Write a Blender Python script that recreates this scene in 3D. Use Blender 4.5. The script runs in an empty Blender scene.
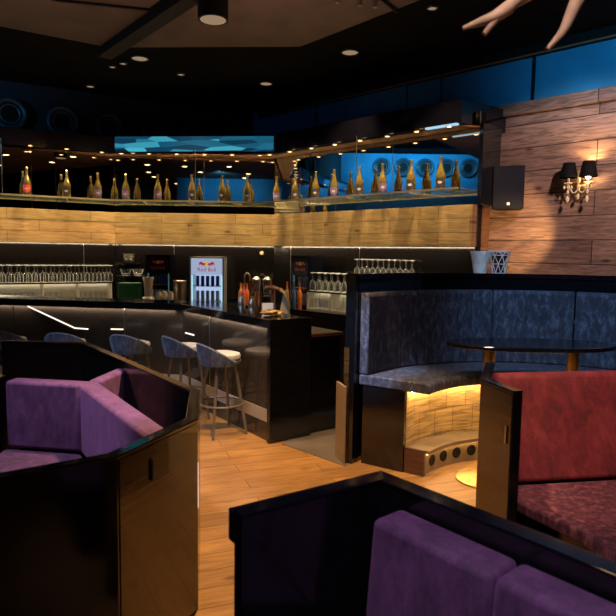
import bpy, bmesh, math, random
from mathutils import Vector, Matrix
random.seed(7)
PI = math.pi; S2 = math.sqrt(.5)
scn = bpy.context.scene; C = scn.collection

# ------------------------------------------------------------------ materials
def newmat(name):
    m = bpy.data.materials.new(name); m.use_nodes = True
    nt = m.node_tree; b = nt.nodes['Principled BSDF']
    return m, nt, b
def N(nt, t, **kw):
    n = nt.nodes.new(t)
    for k, v in kw.items(): setattr(n, k, v)
    return n
def ramp(nt, fac, stops):
    r = N(nt, 'ShaderNodeValToRGB')
    el = r.color_ramp.elements
    while len(el) < len(stops): el.new(.5)
    for e, (p, c) in zip(el, stops):
        e.position = p; e.color = (*c, 1) if len(c) == 3 else c
    nt.links.new(fac, r.inputs[0]); return r.outputs[0]
def plain(name, col, rough=.5, metal=0, noise=.0, scale=20, ior=1.5, coat=0, bump=0, emit=None, es=0, trans=0, spec=.5):
    m, nt, b = newmat(name)
    b.inputs['Roughness'].default_value = rough; b.inputs['Metallic'].default_value = metal
    b.inputs['IOR'].default_value = ior; b.inputs['Coat Weight'].default_value = coat
    b.inputs['Transmission Weight'].default_value = trans; b.inputs['Specular IOR Level'].default_value = spec
    tc = N(nt, 'ShaderNodeTexCoord'); nz = N(nt, 'ShaderNodeTexNoise'); nz.inputs['Scale'].default_value = scale
    nz.inputs['Detail'].default_value = 4
    nt.links.new(tc.outputs['Object'], nz.inputs['Vector'])
    lo = tuple(c * (1 - noise) for c in col); hi = tuple(min(1, c * (1 + noise)) for c in col)
    nt.links.new(ramp(nt, nz.outputs[0], [(.3, lo), (.7, hi)]), b.inputs['Base Color'])
    if bump:
        bp = N(nt, 'ShaderNodeBump'); bp.inputs['Strength'].default_value = bump; bp.inputs['Distance'].default_value = .01
        nt.links.new(nz.outputs[0], bp.inputs['Height']); nt.links.new(bp.outputs[0], b.inputs['Normal'])
    if emit:
        b.inputs['Emission Color'].default_value = (*emit, 1); b.inputs['Emission Strength'].default_value = es
    return m
def velvet(name, dark, mid, light, scale=14, sheen=.3):
    m, nt, b = newmat(name)
    tc = N(nt, 'ShaderNodeTexCoord')
    n1 = N(nt, 'ShaderNodeTexNoise'); n1.inputs['Scale'].default_value = scale; n1.inputs['Detail'].default_value = 8; n1.inputs['Roughness'].default_value = .75; n1.inputs['Distortion'].default_value = .3
    n2 = N(nt, 'ShaderNodeTexNoise'); n2.inputs['Scale'].default_value = 300
    mp = N(nt, 'ShaderNodeMapping'); mp.inputs['Scale'].default_value = (1, 1, .45)
    nt.links.new(tc.outputs['Object'], mp.inputs[0]); nt.links.new(mp.outputs[0], n1.inputs['Vector']); nt.links.new(tc.outputs['Object'], n2.inputs['Vector'])
    nt.links.new(ramp(nt, n1.outputs[0], [(.36, dark), (.5, mid), (.68, light)]), b.inputs['Base Color'])
    b.inputs['Roughness'].default_value = .75
    b.inputs['Sheen Weight'].default_value = sheen; b.inputs['Sheen Roughness'].default_value = .4
    b.inputs['Sheen Tint'].default_value = (*[min(1, c * 3 + .1) for c in light], 1)
    bp = N(nt, 'ShaderNodeBump'); bp.inputs['Strength'].default_value = .25; bp.inputs['Distance'].default_value = .01
    mx = N(nt, 'ShaderNodeMath', operation='ADD'); nt.links.new(n1.outputs[0], mx.inputs[0]); nt.links.new(n2.outputs[0], mx.inputs[1])
    nt.links.new(mx.outputs[0], bp.inputs['Height']); nt.links.new(bp.outputs[0], b.inputs['Normal'])
    return m
def wood(name, c1, c2, seam, axes='xz', pw=1.6, ph=.2, rough=.5, mort=.004, coords='Object', grain=.55, knots=True, rot=0, coat=0):
    m, nt, b = newmat(name); L = nt.links.new
    tc = N(nt, 'ShaderNodeTexCoord'); sp = N(nt, 'ShaderNodeSeparateXYZ'); cb = N(nt, 'ShaderNodeCombineXYZ')
    L(tc.outputs[coords], sp.inputs[0])
    L(sp.outputs['XYZ'.index(axes[0].upper())], cb.inputs[0]); L(sp.outputs['XYZ'.index(axes[1].upper())], cb.inputs[1])
    mr = N(nt, 'ShaderNodeMapping'); mr.inputs['Rotation'].default_value = (0, 0, rot); L(cb.outputs[0], mr.inputs[0])
    br = N(nt, 'ShaderNodeTexBrick'); br.offset = .37; br.offset_frequency = 2
    br.inputs['Scale'].default_value = 1; br.inputs['Brick Width'].default_value = pw; br.inputs['Row Height'].default_value = ph
    br.inputs['Mortar Size'].default_value = mort; br.inputs['Mortar Smooth'].default_value = .2
    br.inputs['Color1'].default_value = (*c1, 1); br.inputs['Color2'].default_value = (*c2, 1); br.inputs['Mortar'].default_value = (*seam, 1)
    L(mr.outputs[0], br.inputs['Vector'])
    mp = N(nt, 'ShaderNodeMapping'); mp.inputs['Scale'].default_value = (1.6, 16, 1); L(mr.outputs[0], mp.inputs[0])
    n1 = N(nt, 'ShaderNodeTexNoise'); n1.inputs['Scale'].default_value = 2.2; n1.inputs['Detail'].default_value = 8; n1.inputs['Distortion'].default_value = 1.2
    L(mp.outputs[0], n1.inputs['Vector'])
    g = ramp(nt, n1.outputs[0], [(.28, (1 - grain,) * 3), (.62, (1,) * 3)])
    mm = N(nt, 'ShaderNodeMix', data_type='RGBA', blend_type='MULTIPLY'); mm.inputs[0].default_value = 1
    L(br.outputs[0], mm.inputs[6]); L(g, mm.inputs[7]); out = mm.outputs[2]
    n3 = N(nt, 'ShaderNodeTexNoise'); n3.inputs['Scale'].default_value = 1.7; L(mr.outputs[0], n3.inputs['Vector'])
    g3 = ramp(nt, n3.outputs[0], [(.3, (.72, .7, .68)), (.7, (1, 1, 1))])
    m3 = N(nt, 'ShaderNodeMix', data_type='RGBA', blend_type='MULTIPLY'); m3.inputs[0].default_value = 1
    L(out, m3.inputs[6]); L(g3, m3.inputs[7]); out = m3.outputs[2]
    if knots:
        k = N(nt, 'ShaderNodeMapping'); k.inputs['Scale'].default_value = (1.5, 3.4, 1); L(mr.outputs[0], k.inputs[0])
        v = N(nt, 'ShaderNodeTexVoronoi'); v.inputs['Scale'].default_value = 1.1; L(k.outputs[0], v.inputs['Vector'])
        kk = ramp(nt, v.outputs['Distance'], [(.03, (.3, .22, .16)), (.11, (1, 1, 1))])
        m4 = N(nt, 'ShaderNodeMix', data_type='RGBA', blend_type='MULTIPLY'); m4.inputs[0].default_value = 1
        L(out, m4.inputs[6]); L(kk, m4.inputs[7]); out = m4.outputs[2]
    L(out, b.inputs['Base Color']); b.inputs['Roughness'].default_value = rough; b.inputs['Coat Weight'].default_value = coat
    bp = N(nt, 'ShaderNodeBump'); bp.inputs['Strength'].default_value = .25; bp.inputs['Distance'].default_value = .004
    L(n1.outputs[0], bp.inputs['Height']); L(bp.outputs[0], b.inputs['Normal'])
    return m
def emis(name, col, s):
    m, nt, b = newmat(name); nt.nodes.remove(b)
    e = N(nt, 'ShaderNodeEmission'); e.inputs[0].default_value = (*col, 1); e.inputs[1].default_value = s
    nt.links.new(e.outputs[0], nt.nodes['Material Output'].inputs[0]); return m
def thin_glass(name, tint=(1, 1, 1), edge=.5, base=.06, white=.0):
    m, nt, b = newmat(name); nt.nodes.remove(b); L = nt.links.new
    t = N(nt, 'ShaderNodeBsdfTransparent'); t.inputs[0].default_value = (*tint, 1)
    g = N(nt, 'ShaderNodeBsdfGlossy'); g.inputs['Roughness'].default_value = .08; g.inputs[0].default_value = (.9, .93, .95, 1)
    d = N(nt, 'ShaderNodeBsdfDiffuse'); d.inputs[0].default_value = (.8, .82, .85, 1)
    gd = N(nt, 'ShaderNodeMixShader'); gd.inputs[0].default_value = white; L(g.outputs[0], gd.inputs[1]); L(d.outputs[0], gd.inputs[2])
    lw = N(nt, 'ShaderNodeLayerWeight'); lw.inputs[0].default_value = .35
    mu = N(nt, 'ShaderNodeMath', operation='MULTIPLY_ADD'); mu.inputs[1].default_value = edge; mu.inputs[2].default_value = base
    pw_ = N(nt, 'ShaderNodeMath', operation='POWER'); pw_.inputs[1].default_value = 2.2; L(lw.outputs['Facing'], pw_.inputs[0]); L(pw_.outputs[0], mu.inputs[0])
    mx = N(nt, 'ShaderNodeMixShader'); L(mu.outputs[0], mx.inputs[0]); L(t.outputs[0], mx.inputs[1]); L(gd.outputs[0], mx.inputs[2])
    L(mx.outputs[0], nt.nodes['Material Output'].inputs[0]); return m

M = {}
M['floor'] = wood('oak_floor', (.46, .25, .085), (.33, .175, .06), (.05, .025, .01), 'xy', 1.7, .17, .38, .003, rot=-.35, grain=.45)
M['tile'] = plain('grey_floor_tile', (.10, .085, .075), .4, noise=.3, scale=3)
M['black'] = plain('black_lacquer', (.004, .004, .006), .12, ior=1.7, noise=.3)
M['blackcap'] = plain('black_rim_lacquer', (.004, .004, .008), .09, ior=1.45, noise=.3)
M['walnut'] = wood('walnut_veneer', (.085, .042, .012), (.07, .034, .010), (.08, .04, .01), 'xz', 3, 3, .22, 0, grain=.6, knots=False, coat=.4)
M['matteblack'] = plain('matte_black', (.005, .005, .006), .6, noise=.3, spec=.15)
M['ceilblack'] = plain('black_ceiling_paint', (.0022, .002, .0025), .9, noise=.4, scale=2, spec=.05)
M['ceilbrown'] = plain('brown_ceiling_panel', (.075, .05, .04), .8, noise=.25, scale=2.5)
M['blue'] = plain('blue_wall_paint', (.015, .17, .34), .7, noise=.22, scale=2)
M['darkblue'] = plain('darkened_wall_paint', (.006, .016, .036), .7, noise=.2, scale=2)
M['rustic'] = wood('rustic_wall_planks', (.36, .22, .175), (.17, .098, .088), (.03, .014, .012), 'xz', 2.3, .27, .6, .006, grain=.75)
M['band'] = wood('light_oak_band', (.74, .44, .21), (.60, .34, .155), (.16, .07, .025), 'xz', 1.15, .165, .5, .003, grain=.42)
M['darkwood'] = wood('dark_wood_return', (.12, .05, .025), (.1, .04, .02), (.02, .01, .005), 'xz', 1.2, .2, .5, .004)
M['seatwood'] = wood('split_wood_tiles', (.78, .53, .22), (.64, .41, .15), (.30, .16, .05), 'xy', .20, .215, .45, .003, coords='UV', grain=.72, knots=False)
M['footwood'] = plain('grey_oak_footrest', (.15, .105, .06), .4, noise=.25, scale=8)
M['mirror'] = plain('tinted_mirror', (.62, .58, .55), .015, 1)
M['splash'] = plain('black_back_painted_glass', (.005, .004, .0035), .14, ior=1.5, noise=.05)
M['front'] = plain('bronze_gloss_panel', (.030, .024, .02), .10, ior=1.75, noise=.15, scale=3)
M['top'] = plain('polished_black_top', (.005, .005, .007), .08, ior=1.6, noise=.3)
M['steel'] = plain('brushed_steel', (.55, .52, .48), .32, 1, noise=.1)
M['legmetal'] = plain('grey_painted_leg', (.21, .195, .185), .4, .6, noise=.1)
M['brass'] = plain('polished_brass', (.80, .58, .22), .36, 1, noise=.1)
M['purple'] = velvet('purple_velvet', (.06, .024, .08), (.105, .04, .13), (.18, .07, .21))
M['purpledark'] = velvet('plum_velvet', (.02, .008, .028), (.05, .018, .062), (.11, .04, .14), 22)
M['red'] = velvet('red_velvet', (.085, .009, .018), (.17, .017, .026), (.27, .04, .045), 9, .12)
M['fur'] = velvet('plum_plush', (.03, .007, .02), (.10, .025, .05), (.36, .13, .17), 26)
M['navy'] = velvet('slate_blue_crushed_velvet', (.010, .010, .022), (.026, .029, .055), (.11, .13, .19), 24, .15)
M['stoolvelvet'] = velvet('grey_blue_velvet', (.02, .035, .08), (.06, .095, .19), (.17, .24, .40), 22)
M['stoolpad'] = plain('pale_grey_leather', (.42, .39, .36), .5, noise=.15)
M['glass'] = thin_glass('clear_glass', edge=1.0, base=.035, white=.75)
M['shelfglass'] = thin_glass('shelf_glass', (.85, .97, .93), .45, .12, .08)
M['doorglass'] = thin_glass('door_glass', (.96, .98, 1), .2, .03)
M['bottle'] = plain('olive_gold_bottle', (.10, .078, .02), .12, .35, noise=.3, scale=30, coat=1)
M['bottledark'] = plain('dark_green_bottle', (.03, .032, .012), .1, .2, noise=.3, coat=1)
M['foil'] = plain('gold_foil', (.72, .55, .26), .3, 1, noise=.15)
M['lab_purple'] = plain('violet_shield_label', (.10, .06, .18), .5)
M['lab_red'] = plain('red_shield_label', (.55, .05, .04), .5)
M['lab_black'] = plain('black_shield_label', (.015, .013, .02), .5)
M['lab_white'] = plain('cream_label', (.36, .33, .36), .55)
M['warm'] = emis('warm_lamp_lens', (1, .62, .25), 14)
M['warmdim'] = emis('dim_lamp_lens', (1, .68, .40), .30)
M['bulb'] = emis('lit_bulb', (1, .6, .22), 30)
M['ledwarm'] = emis('warm_led', (1, .66, .30), 80); M['ledsoft'] = emis('soft_led', (1, .64, .27), 16)
M['glintwhite'] = emis('painted_white_reflection', (1, .86, .72), 1.6)
M['fridgeback'] = emis('fridge_backlight', (.55, .68, 1), .85)
M['fridgehead'] = emis('fridge_header_light', (.62, .70, .95), .62)
M['fridgeled'] = emis('fridge_side_light', (.45, .85, .9), 1.1)
M['dimled'] = emis('dim_side_light', (.3, .7, .75), .16)
M['silver'] = plain('silver_shell', (.48, .5, .52), .35, .7, noise=.08)
M['white'] = plain('white_lacquer', (.80, .79, .77), .5)
M['redprint'] = emis('red_lit_print', (.75, .03, .06), .55)
M['redflat'] = plain('red_print', (.5, .03, .05), .5)
M['yellowprint'] = emis('yellow_lit_print', (1, .62, .05), .7)
M['yellowflat'] = plain('yellow_print', (.6, .4, .05), .5)
M['can'] = plain('blue_silver_can', (.03, .07, .25), .3, .5, noise=.1)
M['cantop'] = plain('can_rim', (.7, .72, .75), .3, 1)
M['green'] = plain('green_plastic', (.008, .07, .025), .4, noise=.2)
M['cup'] = plain('clear_white_plastic', (.62, .58, .5), .4, noise=.1, trans=.3)
M['copper'] = plain('pinkish_copper', (.60, .32, .25), .25, .9, noise=.1)
M['orange'] = plain('orange_liqueur', (.62, .17, .04), .2, noise=.3, coat=1)
M['peach'] = plain('peach_juice', (.75, .36, .17), .3, noise=.2, coat=.5)
M['paper'] = plain('cream_card', (.72, .64, .5), .6, noise=.06)
M['bluecard'] = plain('pale_blue_card', (.42, .52, .72), .5, noise=.06)
M['boxlit'] = plain('cream_box_interior', (.72, .68, .58), .6, noise=.06)
M['antler'] = plain('pale_antler', (.62, .44, .35), .6, noise=.35, scale=9, bump=.2)
M['shade'] = plain('black_fabric_shade', (.004, .004, .005), .8, noise=.3, scale=60, spec=.1)
M['crystal'] = plain('warm_crystal', (.8, .7, .55), .08, noise=.1, trans=.6, emit=(1, .6, .25), es=.12)
M['beige'] = plain('beige_panel', (.26, .19, .12), .5, noise=.1)
M['foot'] = plain('pale_kick_strip', (.42, .37, .32), .35, .3, noise=.08)
M['goldfoil2'] = plain('crumpled_gold_wrap', (.6, .4, .16), .4, .5, noise=.3)

# ------------------------------------------------------------------ geometry helpers
class MB:
    def __init__(s): s.b = bmesh.new(); s.uv = None
    def face(s, vs, uvs=None):
        try: f = s.b.faces.new(vs)
        except ValueError: return
        if uvs:
            if s.uv is None: s.uv = s.b.loops.layers.uv.new('UVMap')
            for l, u in zip(f.loops, uvs): l[s.uv].uv = u
    def prism(s, poly, z0, z1):
        a = [s.b.verts.new((x, y, z0)) for x, y in poly]; t = [s.b.verts.new((x, y, z1)) for x, y in poly]
        n = len(poly)
        s.face(a[::-1]); s.face(t)
        for i in range(n): s.face((a[i], a[(i + 1) % n], t[(i + 1) % n], t[i]))
        return s
    def box(s, c, d, rz=0):
        x, y, z = c; a, b, h = d[0] / 2, d[1] / 2, d[2] / 2; co, si = math.cos(rz), math.sin(rz)
        return s.prism([(x + px * co - py * si, y + px * si + py * co) for px, py in ((-a, -b), (a, -b), (a, b), (-a, b))], z - h, z + h)
    def wall(s, p, q, z0, z1, th, side=1):      # slab whose face is the line p-q, body on the left (side=1) or right
        p, q = Vector(p), Vector(q); d = (q - p).normalized(); n = Vector((-d.y, d.x)) * th * side
        return s.prism([tuple(p), tuple(q), tuple(q + n), tuple(p + n)], z0, z1)
    def path(s, pts, z0, z1, a, b):             # slab along polyline between left offsets a and b
        A, B = offset(pts, a), offset(pts, b)
        for i in range(len(pts) - 1): s.prism([tuple(A[i]), tuple(A[i + 1]), tuple(B[i + 1]), tuple(B[i])], z0, z1)
        bmesh.ops.remove_doubles(s.b, verts=s.b.verts[:], dist=1e-5); return s
    def tube(s, pts, rad, n=8, cap=True):
        pts = [Vector(p) for p in pts]; rad = rad if isinstance(rad, (list, tuple)) else [rad] * len(pts)
        rings = []; ref = None
        for i, p in enumerate(pts):
            t = (pts[min(i + 1, len(pts) - 1)] - pts[max(i - 1, 0)]).normalized()
            if ref is None: ref = Vector((0, 0, 1)) if abs(t.z) < .9 else Vector((1, 0, 0))
            u = t.cross(ref).normalized(); ref = u.cross(t).normalized(); v = ref
            rings.append([s.b.verts.new(p + (u * math.cos(2 * PI * k / n) + v * math.sin(2 * PI * k / n)) * rad[i]) for k in range(n)])
        for A, B in zip(rings, rings[1:]):
            for k in range(n): s.face((A[k], A[(k + 1) % n], B[(k + 1) % n], B[k]))
        if cap: s.face(rings[0][::-1]); s.face(rings[-1])
        return s
    def loop(s, c, r, rad, n=28, m=8, nrm=None):
        R = Matrix.Identity(3) if nrm is None else Vector((0, 0, 1)).rotation_difference(Vector(nrm)).to_matrix()
        rings = []
        for i in range(n):
            a = 2 * PI * i / n; d = Vector((math.cos(a), math.sin(a), 0))
            rings.append([s.b.verts.new(Vector(c) + R @ (d * (r + rad * math.cos(2 * PI * k / m)) + Vector((0, 0, rad * math.sin(2 * PI * k / m))))) for k in range(m)])
        for i in range(n):
            A, B = rings[i], rings[(i + 1) % n]
            for k in range(m): s.face((A[k], B[k], B[(k + 1) % m], A[(k + 1) % m]))
        return s
    def lathe(s, prof, c=(0, 0, 0), n=16, nrm=None):
        R = Matrix.Identity(3) if nrm is None else Vector((0, 0, 1)).rotation_difference(Vector(nrm)).to_matrix()
        rings = []
        for r, z in prof:
            rings.append([s.b.verts.new(Vector(c) + R @ Vector((r * math.cos(2 * PI * k / n), r * math.sin(2 * PI * k / n), z))) for k in range(n)] if r > 1e-5 else [s.b.verts.new(Vector(c) + R @ Vector((0, 0, z)))])
        for A, B in zip(rings, rings[1:]):
            for k in range(n):
                a0, a1 = (A[k], A[(k + 1) % n]) if len(A) > 1 else (A[0], A[0])
                b0, b1 = (B[k], B[(k + 1) % n]) if len(B) > 1 else (B[0], B[0])
                vs = []
                for v in (a0, a1, b1, b0):
                    if v not in vs: vs.append(v)
                if len(vs) > 2: s.face(vs)
        if len(rings[0]) > 1: s.face(rings[0][::-1])
        if len(rings[-1]) > 1: s.face(rings[-1])
        return s
    def arc(s, c, prof, a0, a1, n=24, caps=True):   # sweep a closed (r,z) profile around c from angle a0 to a1
        rings = []; m = len(prof)
        for i in range(n + 1):
            a = a0 + (a1 - a0) * i / n
            rings.append([s.b.verts.new((c[0] + r * math.cos(a), c[1] + r * math.sin(a), z)) for r, z in prof])
        for i in range(n):
            A, B = rings[i], rings[i + 1]
            for k in range(m):
                k2 = (k + 1) % m; r = prof[k][0]
                u0 = abs(a1 - a0) * i / n * r; u1 = abs(a1 - a0) * (i + 1) / n * r
                s.face((A[k], A[k2], B[k2], B[k]), [(u0, prof[k][1]), (u0, prof[k2][1]), (u1, prof[k2][1]), (u1, prof[k][1])])
        if caps:
            s.face(rings[0][::-1], [(p[0], p[1]) for p in prof[::-1]]); s.face(rings[-1], [(p[0], p[1]) for p in prof])
        return s
def offset(pts, d):
    P = [Vector(p) for p in pts]; out = []
    for i, p in enumerate(P):
        n = []
        if i > 0: e = (p - P[i - 1]).normalized(); n.append(Vector((-e.y, e.x)))
        if i < len(P) - 1: e = (P[i + 1] - p).normalized(); n.append(Vector((-e.y, e.x)))
        if len(n) == 2:
            m = (n[0] + n[1]).normalized(); out.append(p + m * d / max(.3, m.dot(n[0])))
        else: out.append(p + n[0] * d)
    return out
def obj(name, mb, mat, parent=None, loc=None, rz=0, bevel=0, smooth=False, seg=2, world=True):
    b = mb.b
    bmesh.ops.recalc_face_normals(b, faces=b.faces[:])
    if parent: loc, rz, = (0, 0, 0), 0
    if parent and world: b.transform(pmat(parent).inverted())
    if not parent and loc is not None and world: b.transform((Matrix.Translation(loc) @ Matrix.Rotation(rz, 4, 'Z')).inverted())
    me = bpy.data.meshes.new(name); b.to_mesh(me); b.free(); me.materials.append(mat)
    if smooth:
        for p in me.polygons: p.use_smooth = True
        try: me.set_sharp_from_angle(angle=math.radians(42))
        except Exception: pass
    o = bpy.data.objects.new(name, me); C.objects.link(o)
    if loc is not None: o.location = loc; o.rotation_euler = (0, 0, rz)
    if parent: o.parent = parent
    if bevel:
        md = o.modifiers.new('bevel', 'BEVEL'); md.width = bevel; md.segments = seg; md.limit_method = 'ANGLE'; md.angle_limit = math.radians(38)
    return o
def pmat(o):
    m = Matrix.Translation(o.location) @ Matrix.Rotation(o.rotation_euler.z, 4, 'Z')
    return pmat(o.parent) @ m if o.parent else m
def tag(o, label, cat, group=None):
    o['label'] = label; o['category'] = cat
    if group: o['group'] = group
    return o
def thing(name, label, cat, loc=(0, 0, 0), rz=0, group=None):
    o = bpy.data.objects.new(name, None); C.objects.link(o); o.location = loc; o.rotation_euler = (0, 0, rz); o.empty_display_size = .1
    return tag(o, label, cat, group)
def struct(name, mb, mat, loc=None, rz=0, bevel=0):
    o = obj(name, mb, mat, None, loc, rz, bevel); o['kind'] = 'structure'; return o
def dup(root, loc, rz=None, label=None, group=None):
    r = root.copy(); C.objects.link(r); r.location = loc
    if rz is not None: r.rotation_euler = (0, 0, rz)
    if label: r['label'] = label
    if group: r['group'] = group
    for ch in list(root.children):
        c = ch.copy(); C.objects.link(c); c.parent = r
        for g in list(ch.children):
            d = g.copy(); C.objects.link(d); d.parent = c
    return r
def lamp(kind, name, loc, col, e, target=None, size=.1, sy=None, angle=60, blend=.5):
    l = bpy.data.lights.new(name, kind); l.color = col; l.energy = e
    if kind == 'AREA':
        l.size = size
        if sy: l.shape = 'RECTANGLE'; l.size_y = sy
    elif kind == 'SPOT': l.spot_size = math.radians(angle); l.spot_blend = blend; l.shadow_soft_size = size
    else: l.shadow_soft_size = size
    o = bpy.data.objects.new(name, l); C.objects.link(o); o.location = loc
    if target is not None: o.rotation_euler = (Vector(target) - Vector(loc)).to_track_quat('-Z', 'Y').to_euler()
    o['kind'] = 'structure'
    return o
def ang(p, q): return math.atan2(q[1] - p[1], q[0] - p[0])
def lerp2(p, q, t): return (p[0] + (q[0] - p[0]) * t, p[1] + (q[1] - p[1]) * t)
ORD = ['first', 'second', 'third', 'fourth', 'fifth', 'sixth', 'seventh', 'eighth', 'ninth', 'tenth', 'eleventh', 'twelfth', 'thirteenth', 'fourteenth', 'fifteenth', 'sixteenth']

# ------------------------------------------------------------------ room shell
CZ = 4.15
XL, YB = -6.0, -5.5
LW0, LW1 = (-6.0, 8.19), (-1.2, 10.96)                 # upper wall behind the left of the bar (30 degrees)
W = 9.9                                               # right wall runs on x + y = W
RW0, RW1 = (-1.03, 10.93), (6.2, 3.7)
struct('floor', MB().prism([(-6.4, -6), (7, -6), (7, 11.4), (-6.4, 11.4)], -.1, 0), M['floor'])
struct('ceiling', MB().prism([(-6.4, -6), (7, -6), (7, 11.4), (-6.4, 11.4)], CZ, CZ + .1), M['ceilblack'])
struct('trim_ceiling', MB().prism([(-6, 4.7), (-2.31, 7.08), (-.13, 6.96), (1.9, 4.6), (1.9, -5.4), (-6, -5.4)], 4.0, 4.14), M['ceilbrown'])
struct('wall_left', MB().wall((XL, YB), (XL, LW0[1]), 0, 3.15, .15, 1), M['darkblue'], (XL, YB, 0), PI / 2)
struct('wall_left_upper', MB().wall((XL, YB), (XL, LW0[1]), 3.15, CZ, .15, 1), M['blue'], (XL, YB, 3.15), PI / 2)
struct('trim_added_panel', MB().box((-2.6, -.3, 3.62), (3.2, .12, .76)), M['blue'])  # unseen panel added so the middle mirror reflects blue
struct('wall_front', MB().wall((XL, YB), (6.2, YB), 0, CZ, .15, -1), M['darkblue'])
struct('wall_right_side', MB().wall((6.2, YB), (6.2, RW1[1]), 0, CZ, .15, -1), M['darkblue'])
struct('wall_bar_left', MB().wall(LW0, LW1, 0, CZ, .15, 1), M['darkblue'], (*LW0, 0), ang(LW0, LW1))  # dim light on this blue wall is put into a darker paint
struct('wall_right', MB().wall(RW0, RW1, 0, CZ, .15, 1), M['blue'], (*RW0, 0), ang(RW0, RW1))
WR = (2.16, W - 2.16 - .001)                           # rustic boards begin at the cabinet's end
WRE = (6.05, W - 6.05)
struct('wall_boards', MB().wall(WR, WRE, 0, 3.36, .10, -1), M['rustic'], (*WR, 0), ang(WR, WRE))
bm_ = MB(); bm_.wall((WR[0] - .02, WR[1] + .02), WRE, 3.36, 3.5, .16, -1)
struct('trim_beam', bm_, M['rustic'], (*WR, 0), ang(WR, WRE), bevel=.01)
# pipes and a joint on the blue wall over the boards
nW = Vector((-S2, -S2, 0)); uW = Vector((S2, -S2, 0))
def onW(t, off, z): p = Vector((0, W, 0)) + uW * t + nW * off; return (p.x, p.y, z)   # t = metres along the wall from x=0
struct('trim_cove', MB().wall(onW(-1.2, .09, 0)[:2], onW(8.5, .09, 0)[:2], 4.03, CZ, .09, 1), M['matteblack'])
struct('trim_rail', MB().tube([onW(-.6, .11, 4.03), onW(8, .11, 4.03)], .012), plain('rusty_rail', (.16, .07, .03), .5))
struct('trim_joint', MB().tube([onW(3.72, .03, 3.45), onW(3.72, .03, 4.03)], .013), M['matteblack'])
for i, t in enumerate((.15, 1.9, 2.45)):
    struct('trim_pipe', MB().tube([onW(t, .03, 3.4), onW(t, .03, 4.05)], .012, 6), M['darkblue'])
struct('trim_conduit', MB().tube([onW(.2, .03, 3.7), onW(1.9, .03, 3.7)], .012, 6), M['darkblue'])
# ceiling beam and a flush hatch frame
p0, p1 = Vector((-2.45, 7.1)), Vector((-.75, 5.0))
struct('trim_beam_ceiling', MB().wall(p0, p1, 3.9, 4.0, .16, 1), M['matteblack'], bevel=.005)
struct('trim_beam_edge', MB().wall(p0 + Vector((.02, .02)), p1 + Vector((.02, .02)), 3.965, 3.975, .012, -1), M['steel'])
fr = MB()
for a, b in (((-2.4, 5.75), (-1.55, 5.95)), ((-1.55, 5.95), (-1.2, 5.5)), ((-2.4, 5.75), (-2.1, 5.2))): fr.wall(a, b, 3.98, 4.0, .03, 1)
struct('trim_hatch', fr, M['matteblack'])
# round ducts on the blue wall at left, on the left wall and on the far wall
dl = Vector((-.5, .866, 0)); 
def duct(c, nrm, r, label, grp=None):
    n = Vector(nrm).normalized()
    t = thing('round_duct', label, 'duct', c, 0, grp)
    obj('ring', MB().loop(c, r, .035, 32, 8, n), M['ductring'], t, smooth=True)
    obj('inner_ring', MB().loop(Vector(c) - n * .02, r * .68, .022, 28, 8, n), M['ductring'], t, smooth=True)
    obj('mouth', MB().lathe([(r * .95, -.03), (r * .95, .0), (r * .66, -.005), (0, -.005)], c, 28, n), M['matteblack'], t, smooth=True)
    return t
M['ductring'] = plain('dark_blue_duct_ring', (.03, .06, .10), .4, .2)
for (cx, cy, cz), r, lb in (((-4.43, 9.04, 3.66), .2, 'leftmost round dark duct on the blue wall, cut by picture edge'),
        ((-3.81, 9.40, 3.64), .2, 'second round duct from the left on the dark blue wall'),
        ((-3.21, 9.75, 3.64), .18, 'third round duct from the left, above end of dark canopy'),
        ((-2.59, 10.11, 3.66), .17, 'fourth round duct, rising behind the blue mirrored canopy strip'),
        ((-2.03, 10.43, 3.68), .16, 'rightmost round duct, barely showing above blue canopy strip')):
    duct((cx + .04, cy - .07, cz), (.5, -.866, 0), r, lb)
for k in range(6):
    duct((XL + .031, 7.2 - k * .53, 3.82), (1, 0, 0), .19, 'round duct on side wall seen as reflection in bar mirror', 'ducts on the left wall')

# ------------------------------------------------------------------ bar back: mirrors, canopy, wood band, shelves
M0, M1, M2, M3 = (-6.0, 7.80), (-3.05, 9.5), (-.55, 9.5), (1.936, 7.014)
segs = [(M0, M1), (M1, M2), (M2, M3)]; where = ['left', 'middle', 'right']
ML = [M0, M1, M2, M3]
BT, BB = 2.285, 1.80
for (p, q), wn in zip(segs, where):
    L_ = math.hypot(q[0] - p[0], q[1] - p[1])
    n_ = {'left': 2, 'middle': 3, 'right': 2}[wn]
    n_ = 2
    fr_ = {'left': [0, .75, 1], 'middle': [0, .37, 1], 'right': [0, .22, 1]}[wn]
    for k in range(n_):
        a, b = lerp2(p, q, fr_[k] + .0015), lerp2(p, q, fr_[k + 1] - .0015)
        o = obj('wall_mirror', MB().wall(a, b, BT, 3.34, .02, 1), M['mirror'], None, (*a, BT), ang(a, b))
        tag(o, '%s wall mirror panel behind the %s bottle shelf' % (['left-hand', 'right-hand'][k], wn), 'mirror')
struct('wall_bar', MB().path(ML, 0, 3.34, .03, .12), M['matteblack'])
for (p, q), wn in zip(segs, where):
    a, b = p, q
    e = Vector((b[0] - a[0], b[1] - a[1])).normalized()
    o = obj('splashback', MB().wall(lerp2(a, b, .002), lerp2(a, b, .998), .95, BB, .02, 1), M['splash'], None, (*a, .95), ang(a, b))
    for f_ in {'left': (.86,), 'middle': (.37,), 'right': (.11, .5)}[wn]:
        g0 = lerp2(a, b, f_); g1 = lerp2(a, b, f_ + .004 / math.hypot(b[0] - a[0], b[1] - a[1]))
        obj('seam_strip', MB().wall(g0, g1, .95, BB, .003, -1), M['steel'], o)
    tag(o, 'black glass splashback on %s side below wooden band' % wn, 'splashback')
bandp = offset(ML, -.10)
bands = []
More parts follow.
